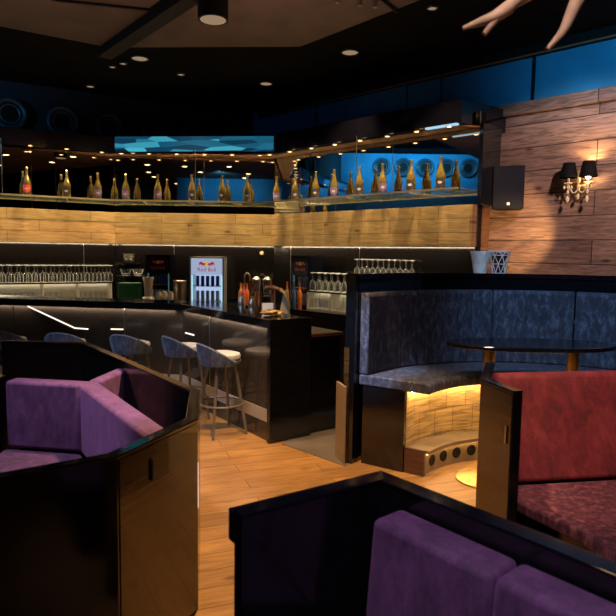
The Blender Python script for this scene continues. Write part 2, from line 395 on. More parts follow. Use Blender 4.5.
for i, wn in enumerate(where):
    A, B = bandp[i], bandp[i + 1]; Am, Bm = Vector(ML[i]), Vector(ML[i + 1])
    o = obj('wood_band', MB().prism([tuple(A), tuple(B), tuple(Bm), tuple(Am)], BB, BT), M['band'], None, (A.x, A.y, BB), ang(A, B))
    tag(o, 'light oak plank band below the %s mirror, lit warm' % wn, 'wood panel')
# end return of the band and the black column of the cabinet
en = Vector((S2, S2))
o = obj('band_return', MB().wall(Vector(M3) - en * .10, Vector(M3) + en * .30, BB, BT, .03, 1), M['darkwood'], None, (*M3, BB), ang((0, 0), en))
tag(o, 'dark wood end cheek closing the plank band beside rustic wall', 'wood panel')
o = obj('cabinet_column', MB().wall(Vector(M3) + Vector((.004, -.004)) - en * .02, Vector(M3) + Vector((.004, -.004)) + en * .40, BT, 3.2, .05, -1), M['black'], None, (*M3, BT), ang((0, 0), en), bevel=.004)
tag(o, 'tall black column closing right end of mirrored bottle cabinet', 'column')
# canopy boxes
m, nt, b = newmat('painted_blue_reflection')  # emission pattern stands in for blue light reflected in the strip
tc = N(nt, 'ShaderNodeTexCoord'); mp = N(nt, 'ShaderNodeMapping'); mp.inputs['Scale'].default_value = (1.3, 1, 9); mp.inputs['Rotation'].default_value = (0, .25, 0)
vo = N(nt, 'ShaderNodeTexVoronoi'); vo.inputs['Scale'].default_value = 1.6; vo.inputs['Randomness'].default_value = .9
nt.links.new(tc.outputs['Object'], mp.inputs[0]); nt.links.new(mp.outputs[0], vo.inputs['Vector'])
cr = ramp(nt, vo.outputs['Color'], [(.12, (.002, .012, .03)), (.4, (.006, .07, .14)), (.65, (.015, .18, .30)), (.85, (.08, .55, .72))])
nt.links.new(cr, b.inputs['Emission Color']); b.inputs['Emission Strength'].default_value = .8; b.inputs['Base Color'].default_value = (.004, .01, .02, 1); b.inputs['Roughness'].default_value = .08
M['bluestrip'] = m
M['canopywood'] = wood('copper_wood_soffit', (.34, .19, .11), (.28, .15, .09), (.05, .025, .015), 'xy', 1.3, .2, .4, .004)
F0, F1, F2, F3 = (-6.1, 7.95), (-2.99, 9.33), (-.52, 9.1), (1.684, 6.896)
F4 = (2.42, 7.46)
FB, FT = 3.2, 3.42
can = thing('canopy', 'long black canopy over the mirrored bottle shelves', 'canopy', (-.5, 9.2, FB))
obj('left_box', MB().prism([F0, F1, (-3.05, 9.64), (-6.1, 8.05)], FB - .03, FT), M['blackcap'], can, bevel=.006)
obj('middle_box', MB().prism([(F1[0], F1[1] + .02), (F2[0], F2[1] + .02), (-.5, 9.64), (-3.05, 9.64)], FB, FT), M['blackcap'], can, bevel=.006)
obj('right_box', MB().prism([F2, F3, F4, (2.2, 7.69), (-.5, 9.64)], FB - .02, FT + .03), M['blackcap'], can, bevel=.006)
o = obj('mirror_strip', MB().wall((F1[0] + .01, F1[1] - .003), (F2[0] - .03, F2[1] - .003), FB, FT, .018, 1), M['bluestrip'], can); o['label'] = 'canopy front strip with painted blue reflections'
obj('soffit_board', MB().prism([lerp2(F0, F1, .01), (F1[0], F1[1] + .03), (F2[0], F2[1] + .03), (F3[0] + .02, F3[1] + .04), (1.93, 6.99), (-.56, 9.48), (-3.04, 9.48), (-6.0, 7.80)], FB - .045, FB - .031), M['canopywood'], can)
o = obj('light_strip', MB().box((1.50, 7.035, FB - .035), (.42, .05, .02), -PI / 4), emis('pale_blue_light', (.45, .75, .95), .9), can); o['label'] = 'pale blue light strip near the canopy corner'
# shelves
SZ = 2.455
shp = offset(ML, -.38)
shelves = []
for i, wn in enumerate(where):
    a, b = shp[i], shp[i + 1]
    if i == 2: b = Vector(M3) - en * .38 - Vector((S2, -S2)) * .02
    t = thing('bottle_shelf', 'clear glass shelf along the %s mirror, carrying champagne bottles' % wn, 'shelf', (a.x, a.y, SZ - .015), ang(a, b))
    A2 = lerp2(ML[i], ML[i + 1], .003); B2 = lerp2(ML[i], ML[i + 1], .997)
    Aq, Bq = Vector(A2).lerp(Vector(a), .02), Vector(B2).lerp(Vector(b), .02)
    obj('glass_plate', MB().prism([tuple(a), tuple(b), tuple(Bq), tuple(Aq)], SZ - .014, SZ), M['shelfglass'], t, bevel=.002)
    obj('edge_rail', MB().wall(a, b, SZ - .02, SZ + .004, .008, -1), plain('pale_gold_edge', (.62, .55, .40), .3, .6), t)
    for f in (.2, .5, .8):
        p = Vector(a).lerp(b, f); q = Vector(Aq).lerp(Bq, f)
        obj('bracket', MB().tube([(p.x, p.y, SZ - .024), (q.x, q.y, SZ - .024)], .008, 6), M['steel'], t)
    f = Vector(a).lerp(b, .55); obj('hanger_rod', MB().tube([(f.x, f.y, SZ + .004), (f.x, f.y, FB)], .004, 5), M['steel'], t)
    shelves.append((a, b))

# bottles --------------------------------------------------------
BP = [(.0, 0), (.054, 0), (.058, .012), (.058, .15), (.053, .19), (.038, .235), (.024, .28), (.018, .31)]
BN = [(.0165, .308), (.0185, .315), (.0165, .33), (.0165, .365), (.020, .372), (.020, .388), (.012, .395), (0, .395)]
SP = [(0, 0), (.037, 0), (.040, .01), (.040, .15), (.036, .185), (.022, .225), (.0145, .26)]
SN = [(.0145, .258), (.016, .263), (.0145, .275), (.0145, .305), (.017, .31), (.017, .325), (.010, .33), (0, .33)]
def make_bottle(name, label, body, neck, labmat, s, glassmat):
    t = thing(name, label, 'bottle')
    obj('glass_body', MB().lathe(body), M[glassmat], t, smooth=True)
    obj('foil_neck', MB().lathe(neck, n=12), M['foil'], t, smooth=True)
    R = body[2][0] + .0012
    lb = MB(); poly = []                                     # a shield wrapped on the front of the bottle
    rows = [(s * .035, .25), (s * .06, .72), (s * .09, .95), (s * .12, .95), (s * .145, .75)]
    vr = []
    for z, w in rows:
        vr.append([lb.b.verts.new((R * math.sin(w * 1.1 * (k / 6 - .5) * 2), -R * math.cos(w * 1.1 * (k / 6 - .5) * 2), z)) for k in range(7)])
    for A, B in zip(vr, vr[1:]):
        for k in range(6): lb.face((A[k], A[k + 1], B[k + 1], B[k]))
    l = obj('shield_label', lb, M[labmat], t, smooth=True)
    e = MB(); R2 = R + .0012; vr = []
    for z, w in ((s * .075, .2), (s * .09, .45), (s * .105, .3)):
        vr.append([e.b.verts.new((R2 * math.sin(w * (k / 4 - .5) * 2), -R2 * math.cos(w * (k / 4 - .5) * 2), z)) for k in range(5)])
    for A, B in zip(vr, vr[1:]):
        for k in range(4): e.face((A[k], A[k + 1], B[k + 1], B[k]))
    obj('emblem', e, M['lab_white'], l, smooth=True, world=False)
    return t
PR = {'violet': make_bottle('champagne_bottle', '', BP, BN, 'lab_purple', 1.0, 'bottle'),
      'red': make_bottle('champagne_bottle', '', BP, BN, 'lab_red', 1.0, 'bottle'),
      'black': make_bottle('champagne_bottle', '', BP, BN, 'lab_black', 1.0, 'bottle'),
      'cream': make_bottle('champagne_bottle', '', SP, SN, 'lab_white', .85, 'bottle')}
used = set()
def put_bottle(kind, x, y, label, group):
    rz = math.atan2(y, x) - PI / 2 + random.uniform(-.25, .25)
    z = SZ + .0005
    if kind not in used:
        used.add(kind); o = PR[kind]; o.location = (x, y, z); o.rotation_euler = (0, 0, rz); o['label'] = label; o['group'] = group
    else: dup(PR[kind], (x, y, z), rz, label, group)
g = 'bottles on the left mirror shelf'
for (x, y), k, lb in (((-4.011, 8.622), 'red', 'champagne magnum with red shield label at far left of left shelf'),
        ((-3.55, 8.888), 'black', 'black-shield champagne magnum in the middle of the left shelf'),
        ((-3.173, 9.106), 'violet', 'violet-shield champagne magnum at right end of the left shelf')):
    put_bottle(k, x, y, lb, g)
g = 'bottles on the middle mirror shelf'
for i, (x, k) in enumerate([(-2.782, 'violet'), (-2.297, 'violet'), (-1.782, 'black'), (-1.327, 'black'), (-.948, 'black')]):
    put_bottle(k, x, 9.2, '%s champagne magnum, %s from left on the middle mirror shelf' % ({'violet': 'violet-shield', 'black': 'black-shield'}[k], ORD[i]), g)
g = 'bottles on the right mirror shelf'
for i, (x, k) in enumerate([(-.50, 'violet'), (-.214, 'black'), (.084, 'black'), (.336, 'violet'), (.654, 'black'), (.926, 'violet'), (1.238, 'black'), (1.536, 'black')]):
    put_bottle(k, x, 8.71 - x, '%s champagne magnum, %s from left on the right mirror shelf' % ({'violet': 'violet-shield', 'black': 'black-shield'}[k], ORD[i]), g)
bpy.data.objects.remove(PR['cream'].children[0]) if False else None
for o_ in [PR['cream']] + list(PR['cream'].children_recursive): bpy.data.objects.remove(o_)

# ------------------------------------------------------------------ bar counter
c0, c1, c2 = (-.32, 5.25), (-1.42, 6.77), (-4.9, 7.32)
nA = Vector((.809, .587)); front = [c2, c1, c0]        # body lies to the left of this path
bar = thing('bar_counter', 'long angled bar counter with polished black top and bronze gloss front', 'bar counter', (-1.42, 6.77, 0))
obj('countertop', MB().path(front, 1.03, 1.11, -.03, .42), M['top'], bar, bevel=.006)
o = obj('counter_body', MB().path([c2, c1, lerp2(c1, c0, .985)], 0, 1.03, .03, .38), M['matteblack'], bar)
joints = [(c2, lerp2(c2, c1, .40)), (lerp2(c2, c1, .402), lerp2(c2, c1, .80)), (lerp2(c2, c1, .802), c1), (c1, lerp2(c1, c0, .36)), (lerp2(c1, c0, .364), lerp2(c1, c0, .975))]
for a, b in joints:
    obj('front_panel', MB().wall(a, b, .29, 1.03, .025, 1), M['front'], bar, bevel=.002)
    obj('lower_panel', MB().wall(a, b, .0, .17, .025, 1), M['front'], bar, bevel=.002)
o = obj('kick_strip', MB().path([c2, c1, lerp2(c1, c0, .975)], .172, .288, -.004, .025), M['foot'], bar, bevel=.002); o['label'] = 'pale strip along foot of the bar front'
e0 = Vector(c0); e1 = e0 + nA * .42; e2 = e0 + nA * .80; dA = Vector((-.587, .809))
obj('end_panel', MB().wall(e0 - nA * .03 - dA * .03, e1 - dA * .03, 0, 1.112, .05, 1), M['black'], bar, bevel=.004)
obj('corner_post', MB().wall(lerp2(c1, c0, .975), c0, 0, 1.03, .06, 1), M['black'], bar, bevel=.003)
wk = [e0 + nA * .44 + dA * 2.05, e0 + nA * .44 + dA * .02]
obj('work_counter', MB().wall(wk[0], wk[1], .0, .92, .36, 1), M['black'], bar)
o = obj('work_top', MB().wall(wk[0], wk[1] - dA * .02, .92, .95, .38, 1), M['darkwood'], bar, bevel=.003)
bpt0 = lambda f: lerp2(c2, c1, f)
for sa, sb in ((bpt0(.80), bpt0(.8025)), (lerp2(c1, c0, .36), lerp2(c1, c0, .364))):
    obj('seam_strip', MB().wall(sa, sb, .29, 1.028, .004, -1), M['steel'], bar)
glint = MB()  # glowing lines painted in place of white reflections on the gloss front
cB = Vector((c1[0] - c2[0], c1[1] - c2[1])).normalized(); nB = Vector((cB.y, -cB.x))
def bpt(x, z): # point on the long front at x
    t = (x - c2[0]) / (c1[0] - c2[0]); p = Vector(c2).lerp(Vector(c1), t) + nB * .004; return Vector((p.x, p.y, z))
for (xa, za), (xb, zb) in (((-3.314, 1.024), (-2.727, .784)), ((-2.727, .784), (-2.56, .778)), ((-2.28, .788), (-2.13, .79)), ):
    glint = MB(); a, b = bpt(xa, za), bpt(xb, zb); glint.tube([a, b], .008, 6); o = obj('reflection_line', glint, M['glintwhite'], bar); o['label'] = 'thin white reflection painted on bar front'
pa = Vector(c1).lerp(Vector(c0), .045) - nA * .004; pb = Vector(c1).lerp(Vector(c0), .16) - nA * .004
o = obj('reflection_line', MB().tube([(pa.x, pa.y, .785), (pb.x, pb.y, .785)], .008, 6), M['glintwhite'], bar); o['label'] = 'thin white reflection painted on bar front'
# bar gate: low pale panel between counter and booth
o = obj('passage_panel', MB().wall((.30, 4.72), (.245, 4.93), 0, .64, .02, -1), M['beige'], None, (.30, 4.72, 0), ang((.30, 4.72), (.245, 4.93)), bevel=.003)
tag(o, 'low beige panel at the bar passage beside the blue booth post', 'panel')
struct('trim_floor_tile', MB().prism([(-.22, 5.22), (.315, 4.68), (.9, 5.6), (1.2, 6.4), (.6, 7.2), (-1.0, 7.6), (-2.2, 8.2), (-2.6, 7.8), (-1.1, 7.3), (.05, 5.75)], .0, .004), M['tile'])

# ------------------------------------------------------------------ back bar counters and racks
bb = offset(ML, -.62); bb[3] = Vector(M3) - en * .62
for i, wn in enumerate(where):
    a, b = bb[i], bb[i + 1]; p, q = Vector(ML[i]), Vector(ML[i + 1])
    t = thing('back_bar_counter', 'black back-bar counter running under the %s splashback' % wn, 'counter', (a.x, a.y, 0), ang(a, b))
    i_ = .03
    pi, qi = p.lerp(a, i_), q.lerp(b, i_)
    obj('worktop', MB().prism([tuple(a), tuple(b), tuple(qi), tuple(pi)], .88, .92), M['top'], t, bevel=.004)
    a2, b2 = a.lerp(p, .06), b.lerp(q, .06)
    obj('cabinet_body', MB().prism([tuple(a2), tuple(b2), tuple(qi), tuple(pi)], 0, .88), M['matteblack'], t)
WT = .92
def rack(name, label, p, q, depth, zb, zs, fracs):       # open rack: bottom, top plate, dividers, back; body on the left of p-q
    t = thing(name, label, 'rack', (p[0], p[1], zb), ang(p, q))
    obj('base_plate', MB().wall(p, q, zb, zb + .02, depth, 1), M['boxlit'], t)
    obj('top_plate', MB().wall(p, q, zs - .02, zs, depth, 1), M['matteblack'], t, bevel=.003)
    d = Vector((q[0] - p[0], q[1] - p[1])).normalized(); n = Vector((-d.y, d.x))
    obj('back_plate', MB().wall(Vector(p) + n * (depth - .02), Vector(q) + n * (depth - .02), zb + .02, zs - .02, .018, 1), M['boxlit'], t)
    for f in fracs:
        c = Vector(p).lerp(Vector(q), f)
        obj('divider', MB().wall(c, c + n * (depth - .03), zb + .02, zs - .02, .02, 1 if f > .5 else -1), M['boxlit'], t)
    o = obj('light_strip', MB().wall(Vector(p) + n * (depth - .06), Vector(q) + n * (depth - .06), zs - .03, zs - .021, .015, 1), emis('rack_light', (1, .84, .58), 5), t)
    return t, d, n
s1 = Vector((.866, .5)); n1 = Vector((-.5, .866))
lp, lq = (-4.75, 8.112), (-2.99, 9.128)
rack('glass_rack', 'lit glass rack on the left back bar with upturned glasses above', lp, lq, .26, WT, 1.215, (0, .53, .77, 1))
rp, rq = (-.02, 8.32), (1.15, 7.15)
rack('glass_rack', 'lit glass rack on the right back bar, partly behind booth', rp, rq, .26, WT, 1.18, (0, .27, 1))

def glass_upturned():
    b = MB(); b.lathe([(.036, .002), (.040, .06), (.033, .115), (.012, .145), (.0045, .155), (.0045, .235), (.012, .243), (.037, .249), (.037, .253), (0, .255)], n=12)
    return b
def tumbler(): return MB().lathe([(0, .0), (.032, .0), (.034, .01), (.038, .13), (.036, .13), (.031, .014), (0, .014)], n=12)
gu = None
def place(proto, x, y, z, label, group, cat='glass'):
    if 'used' not in proto:
        proto['used'] = 1; proto.location = (x, y, z); tag(proto, label, cat, group); return proto
    o = proto.copy(); C.objects.link(o); o.location = (x, y, z); tag(o, label, cat, group); return o
GU = obj('stemmed_glass', glass_upturned(), M['glass'], None, (0, 0, 0), smooth=True)
TU = obj('tumbler', tumbler(), M['glass'], None, (0, 0, 0), smooth=True)
for r in range(2):
    for k in range(18):
        f = Vector(lp) + s1 * (.10 + k * .113 - r * .03) + n1 * (.06 + r * .12)
        if f.x > lq[0] - .035: continue
        place(GU, f.x, f.y, 1.2155, 'upturned stemmed glass in the %s row on the left back-bar rack' % ['front', 'back'][r], 'upturned glasses, left rack %s row' % ['front', 'back'][r])
for k in range(5):
    f = Vector(lp) + s1 * (.98 + k * .077) + n1 * .09
    place(TU, f.x, f.y, WT + .0205, 'clear tumbler in the middle lit compartment of the left rack', 'tumblers in the middle compartment')
for k in range(8):
    f = Vector(lp) + s1 * (.36 + k * .077) + n1 * .09
    place(TU, f.x, f.y, WT + .0205, 'clear tumbler in the leftmost compartment of the left rack', 'tumblers in the leftmost compartment')
for k in range(5):
    f = Vector(lp) + s1 * (1.63 + k * .075) + n1 * .13
    place(TU, f.x, f.y, WT + .0205, 'clear tumbler in the right compartment of the left rack', 'tumblers in the right compartment')
sR = Vector((S2, -S2)); nR = Vector((S2, S2))
for r in range(2):
    for k in range(14):
        f = Vector(rp) + sR * (.05 + k * .115 + r * .03) + nR * (.06 + r * .12)
        if (Vector((f.x, f.y)) - Vector(rp)).dot(sR) > 1.6: continue
        place(GU, f.x, f.y, 1.1805, 'upturned stemmed glass in the %s row on the right back-bar rack' % ['front', 'back'][r], 'upturned glasses, right rack %s row' % ['front', 'back'][r])
for k in range(5):
    f = Vector(rp) + sR * (.07 + k * .077) + nR * .08
    place(TU, f.x, f.y, WT + .0205, 'white-lit tumbler in the left compartment of the right rack', 'tumblers in the right rack')
for k in range(3):
    f = Vector(rp) + sR * (.53 + k * .085) + nR * .08
    GS = place(GU, f.x, f.y, WT + .0205, 'short stack of stemmed glasses in the right compartment of the right rack', 'glasses in the right rack compartment')
    GS.scale = (.9, .9, .85)
# high narrow shelf of glasses against the splashback, showing above the booth wall
hs0 = Vector((.58, 8.17)); hs1 = Vector((1.28, 7.47))
hp = thing('wall_shelf', 'narrow dark shelf of glasses on splashback above booth wall', 'shelf', (hs0.x, hs0.y, 1.36), ang(hs0, hs1))
obj('shelf_board', MB().wall(hs0, hs1, 1.36, 1.375, .13, 1), M['matteblack'], hp)
for k in range(11):
    f = hs0 + sR * (.05 + k * .09) + nR * .06
    place(GU, f.x, f.y, 1.3755, 'upturned glass on narrow wall shelf above the booth wall', 'glasses on the narrow wall shelf')

# ------------------------------------------------------------------ fridges
def text_mesh(name, body, size, mat, parent, loc, rot, ext=.001):
    cu = bpy.data.curves.new(name, 'FONT'); cu.body = body; cu.size = size; cu.extrude = ext; cu.align_x = 'CENTER'; cu.align_y = 'CENTER'
    o = bpy.data.objects.new(name, cu); C.objects.link(o)
    bpy.context.view_layer.update()
    me = bpy.data.meshes.new_from_object(o.evaluated_get(bpy.context.evaluated_depsgraph_get()))
    bpy.data.objects.remove(o); me.materials.clear(); me.materials.append(mat)
    q = bpy.data.objects.new(name, me); C.objects.link(q); q.parent = parent; q.location = loc; q.rotation_euler = rot
    return q
BULL = [(0.012, .0), (.03, .012), (.05, .010), (.07, .022), (.092, .026), (.115, .018), (.122, .0), (.117, -.018), (.108, -.004), (.092, .0), (.085, -.02), (.074, -.026), (.078, -.008), (.06, -.006), (.045, -.022), (.034, -.026), (.04, -.008), (.022, -.006)]
def fridge(loc, rz, w, d, h, lit, label):
    t = thing('drinks_fridge', label, 'fridge', loc, rz)
    th = .02
    shell = MB()
    for c, dm in (((-w / 2 + th / 2, 0, h / 2), (th, d, h)), ((w / 2 - th / 2, 0, h / 2), (th, d, h)), ((0, 0, th / 2), (w - 2 * th, d, th)), ((0, 0, h - th / 2), (w - 2 * th, d, th)), ((0, d / 2 - th / 2, h / 2), (w - 2 * th, th, h - 2 * th))): shell.box(c, dm)
    obj('shell', shell, M['silver'] if lit else M['blackcap'], t, world=False)
    hz = h * .34
    obj('back_light', MB().box((0, d / 2 - th - .004, (h - hz) / 2), (w - 2 * th - .01, .006, h - hz - 2 * th)), M['fridgeback'] if lit else M['matteblack'], t, world=False)
    obj('header', MB().box((0, -d / 2 + .02, h - th - hz / 2), (w - 2 * th - .002, .03, hz)), M['fridgehead'] if lit else M['matteblack'], t, world=False)
    for sx in (-1, 1):
        obj('side_light', MB().box((sx * (w / 2 - th - .012), -d / 2 + .03, (h - hz) / 2), (.018, .01, h - hz - .06)), M['fridgeled'] if lit else M['dimled'], t, world=False)
    for k, z in enumerate((.045, .045 + (h - hz) * .48)):
        obj('shelf', MB().box((0, .01, z), (w - 2 * th - .01, d - .08, .008)), M['steel'], t, world=False)
        n = 5
        for i in range(n):
            x = (i - (n - 1) / 2) * (w - .13) / n
            hh = min(.15, (h - hz) * .34)
            mt = M['can'] if k == 1 else M['silver']
            cn = obj('can', MB().lathe([(0, 0), (.022, 0), (.026, .006), (.026, hh - .012), (.021, hh), (0, hh)], (x, -d / 2 + .1, z + .0045), 12), mt, t, smooth=True, world=False)
    obj('glass_door', MB().box((0, -d / 2 - .006, h / 2), (w - .006, .01, h - .01)), M['doorglass'], t, world=False)
    # emblem: two facing red bulls on a yellow disc, with the name below
    zc = h - th - hz * .36; sc = w / .40
    rp_, yp = (M['redprint'], M['yellowprint']) if lit else (M['redflat'], M['yellowflat'])
    obj('sun_disc', MB().lathe([(.028 * sc, 0), (.028 * sc, .002), (0, .002)], (0, -d / 2 + .0045, zc), 20, (0, -1, 0)), yp, t, world=False)
    for s in (-1, 1):
        b = MB(); ys = (-d / 2 + .001, -d / 2 - .0005)
        P = [(s * x * sc * .75, z * sc * 1.1 + zc) for x, z in BULL]
        va = [b.b.verts.new((x, ys[0], z)) for x, z in P]; vb = [b.b.verts.new((x, ys[1], z)) for x, z in P]
        b.face(va); b.face(vb)
        for i in range(len(P)): b.face((va[i], va[(i + 1) % len(P)], vb[(i + 1) % len(P)], vb[i]))
        bmesh.ops.triangulate(b.b, faces=[f for f in b.b.faces if len(f.verts) > 4])
        obj('bull_emblem', b, rp_, t, world=False)
    text_mesh('lettering', 'Red Bull', .066 * sc, rp_, t, (0, -d / 2 + .002, h - th - hz * .70), (PI / 2, 0, 0))
    return t
def facing(x, y): return math.atan2(y, x) - PI / 2
fx = -1.50
fridge((fx, 9.02, WT), .02, .50, .40, .70, True, 'lit silver drinks fridge with Red Bull emblem on back bar')
fridge((-2.24, 9.12, WT), 0, .37, .36, .72, False, 'dark unlit drinks fridge left of the lit one')
fridge((-.02, 8.66, WT), -PI / 4, .36, .30, .74, False, 'dark unlit drinks fridge behind left end of right rack')

# ------------------------------------------------------------------ small things on the back bar and counter
def lathe_thing(name, cat, prof, mat, loc, label, group=None, n=16):
    return tag(obj(name, MB().lathe(prof, n=n), M[mat], None, loc, smooth=True, world=False), label, cat, group)
o = obj('green_carton', MB().box((0, 0, .15), (.32, .16, .30)), M['green'], None, (-2.67, 8.98, WT), bevel=.012, world=False); tag(o, 'green box on back bar left of the white cup stack', 'box')
lathe_thing('cup_stack', 'cups', [(0, 0), (.05, 0), (.055, .02), (.055, .1), (.068, .22), (.072, .235), (.075, .25), (.08, .265), (.085, .29), (.078, .29), (.07, .24), (0, .2)], 'cup', (-2.36, 8.84, WT + .10), 'stack of cloudy plastic cups standing on white tub')
lathe_thing('tub', 'tub', [(0, 0), (.08, 0), (.085, .02), (.085, .09), (.08, .098), (0, .098)], 'white', (-2.36, 8.84, WT), 'low white tub beneath the plastic cup stack')
lathe_thing('ice_bucket', 'bucket', [(0, 0), (.088, 0), (.092, .02), (.096, .33), (.1, .34), (.094, .345), (.088, .33), (.084, .02), (0, .02)], 'steel', (-1.92, 8.96, WT), 'dark steel wine cooler left of lit fridge')
for k, (x, z_) in enumerate(((-2.83, 1.31), (-2.64, 1.31))):
    lathe_thing('bowl', 'bowl', [(0, 0), (.05, 0), (.06, .03), (.085, .10), (.08, .1), (.055, .03), (0, .02)], 'glass', (x, 9.30, z_ - .0), ['left glass bowl on small wall ledge above the green box', 'right glass bowl on small wall ledge above the green box'][k])
lg = obj('wall_ledge', MB().box((0, 0, 0), (.5, .22, .015)), M['matteblack'], None, (-2.74, 9.375, 1.301), world=False); tag(lg, 'small black ledge on splashback above the green box', 'shelf')
lg = obj('wall_ledge', MB().box((0, 0, 0), (.34, .20, .015)), M['matteblack'], None, (-2.82, 9.385, 1.50), world=False); tag(lg, 'upper small black ledge on splashback with steel bowl stack', 'shelf')
lathe_thing('bowl_stack', 'bowls', [(0, 0), (.05, 0), (.085, .04), (.06, .05), (.09, .09), (.065, .10), (.095, .14), (.0, .13)], 'steel', (-2.80, 9.37, 1.508), 'stack of steel bowls on upper wall ledge')
for k in range(3):
    lathe_thing('jar', 'jar', [(0, 0), (.04, 0), (.042, .01), (.042, .14), (.034, .16), (.034, .18), (0, .18)], 'cup', (-2.2 + k * .085, 8.83 + .0 * k, WT), ['left small pale jar right of cup stack', 'middle small pale jar right of cup stack', 'right small pale jar before the steel cooler'][k])
bo = [(0, 0), (.036, 0), (.038, .01), (.038, .17), (.03, .21), (.014, .245), (.013, .31), (.015, .315), (.015, .325), (0, .325)]
for k, (x, y, mt, lb) in enumerate(((-.99, 8.80, 'peach', 'peach-coloured bottle right of lit fridge'), (-.90, 8.78, 'orange', 'orange bottle beside the chrome faucet'), (-.94, 8.70, 'redb', 'pinkish red bottle in front by chrome faucet'), (-.81, 8.82, 'bottledark', 'dark bottle right of the faucet cluster'))):
    if mt == 'redb' and 'redb' not in M: M['redb'] = plain('coral_syrup', (.75, .16, .14), .25, noise=.2, coat=1)
    lathe_thing('syrup_bottle', 'bottle', bo, mt, (x, y, WT), lb)
for k, (x, y, mt, lb) in enumerate(((-.30, 8.50, 'orange', 'orange bottle left of the right glass rack'), (-.22, 8.44, 'bottledark', 'dark spirit bottle left of right glass rack'), (-.12, 8.36, 'orange', 'orange liqueur bottle touching the right rack end'), (-.20, 8.32, 'bluecan', 'blue bottle before the orange bottles by right rack'))):
    if mt == 'bluecan' and mt not in M: M[mt] = plain('blue_bottle_glass', (.04, .08, .2), .15, coat=1)
    lathe_thing('liqueur_bottle', 'bottle', [(r * .9, z * 1.15) for r, z in bo], mt, (x, y, WT), lb)
# swan-neck faucet
t = thing('faucet', 'chrome swan-neck faucet behind the syrup bottles', 'faucet', (-.95, 8.93, WT))
pts = [(-.95, 8.93, WT), (-.95, 8.93, 1.32)] + [(-.95 + .04 - .04 * math.cos(a), 8.93 - .02 * math.sin(a), 1.32 + .07 * math.sin(a)) for a in [PI * k / 8 for k in range(1, 9)]] + [(-.87, 8.93, 1.27)]
obj('spout', MB().tube(pts, .012, 8), M['steel'], t, smooth=True); obj('base', MB().lathe([(.03, 0), (.03, .03), (.014, .04)], (-.95, 8.93, WT)), M['steel'], t, smooth=True)
# twin beer tap tower
for k, x in enumerate((-.775, -.61)):
    y = 8.93 - k * .07 - .0
    t = thing('mixer', ['left', 'right'][k] + ' black-and-steel bar blender below the middle mirror', 'blender', (x, y, WT))
    obj('base', MB().lathe([(.06, 0), (.065, .02), (.06, .13), (.045, .14)], (x, y, WT)), M['matteblack'], t, smooth=True)
    obj('jug', MB().lathe([(.045, .14), (.06, .33), (.062, .36), (.05, .36)], (x, y, WT)), M['glass'], t, smooth=True)
    obj('lid', MB().lathe([(.062, .36), (.064, .385), (.04, .4), (.03, .42), (0, .42)], (x, y, WT)), M['steel'], t, smooth=True)
t = thing('spotlight', 'small round wall lamp with warm glow on dark splashback', 'lamp', (-.74, 9.40, 1.66))
obj('disc', MB().lathe([(.035, 0), (.035, .03), (.0, .03)], (-.74, 9.478, 1.69), 16, (0, -1, 0)), M['brass'], t, smooth=True)
obj('lens', MB().lathe([(.022, 0), (.02, .004), (0, .005)], (-.74, 9.446, 1.69), 16, (0, -1, 0)), emis('tiny_warm_lens', (1, .62, .25), 1.6), t)
# on the counter
CT = 1.111
lathe_thing('tumbler_cup', 'cup', [(0, 0), (.033, 0), (.036, .01), (.036, .2), (.038, .205), (.034, .205), (.032, .012), (0, .012)], 'copper', (-.487, 5.80, CT), 'tall copper-pink cup on the bar counter corner')
t = thing('card_holder', 'pale blue card on the counter beside copper cup', 'card', (-.40, 5.95, CT), facing(-.4, 5.95))
obj('card', MB().prism([(-.05, -.012), (.05, -.012), (.05, .03), (-.05, .03)], 0, .012), M['matteblack'], t, world=False)
b = MB(); vs = [b.b.verts.new(p) for p in ((-.055, -.01, .0125), (.055, -.01, .0125), (.055, .03, .085), (-.055, .03, .085), (-.055, -.006, .0125), (.055, -.006, .0125), (.055, .036, .085), (-.055, .036, .085))]
for f in ((0, 1, 2, 3), (4, 7, 6, 5), (0, 4, 5, 1), (3, 2, 6, 7), (0, 3, 7, 4), (1, 5, 6, 2)): b.face([vs[i] for i in f])
obj('face', b, M['bluecard'], t, world=False)
b = MB(); bmesh.ops.create_icosphere(b.b, subdivisions=3, radius=.1)
for v in b.b.verts:
    s = 1 + .35 * math.sin(v.co.x * 61 + v.co.y * 37) * math.cos(v.co.z * 43 + v.co.x * 29); v.co = Vector((v.co.x * 1.0 * s, v.co.y * .7 * s, (v.co.z * .26 * s)))
mz = min(v.co.z for v in b.b.verts)
for v in b.b.verts: v.co.z -= mz
o = obj('garnish_pile', b, M['goldfoil2'], None, (-.335, 5.60, CT), world=False); tag(o, 'crumpled golden wrapper lying at the counter corner', 'wrapper')
# work counter things
t = thing('menu_stand', 'cream wedge-shaped menu stand behind the counter corner', 'stand', (-.25, 6.17, .951), facing(-.25, 6.17))
b = MB(); P = [(-.07, 0), (.075, 0), (.045, .36), (.0, .36)]
va = [b.b.verts.new((x, -.03, z)) for x, z in P]; vb = [b.b.verts.new((x, .03, z)) for x, z in P]
b.face(va); b.face(vb[::-1])
for i in range(4): b.face((va[i], vb[i], vb[(i + 1) % 4], va[(i + 1) % 4]))
obj('board', b, M['paper'], t, bevel=.004, world=False)
t = thing('tap_tower', 'curved copper-toned beer tap arcing over counter corner', 'tap', (-.36, 6.14, .951))
q0 = Vector((-.36, 6.14, .951))
obj('column', MB().lathe([(.04, 0), (.035, .02), (.022, .04), (.022, .40), (0, .41)], q0), M['copper'], t, smooth=True)
obj('arm', MB().tube([(-.44, 6.10, 1.345), (-.36, 6.12, 1.345), (-.28, 6.10, 1.325)], [.022, .024, .02], 8), M['copper'], t, smooth=True)
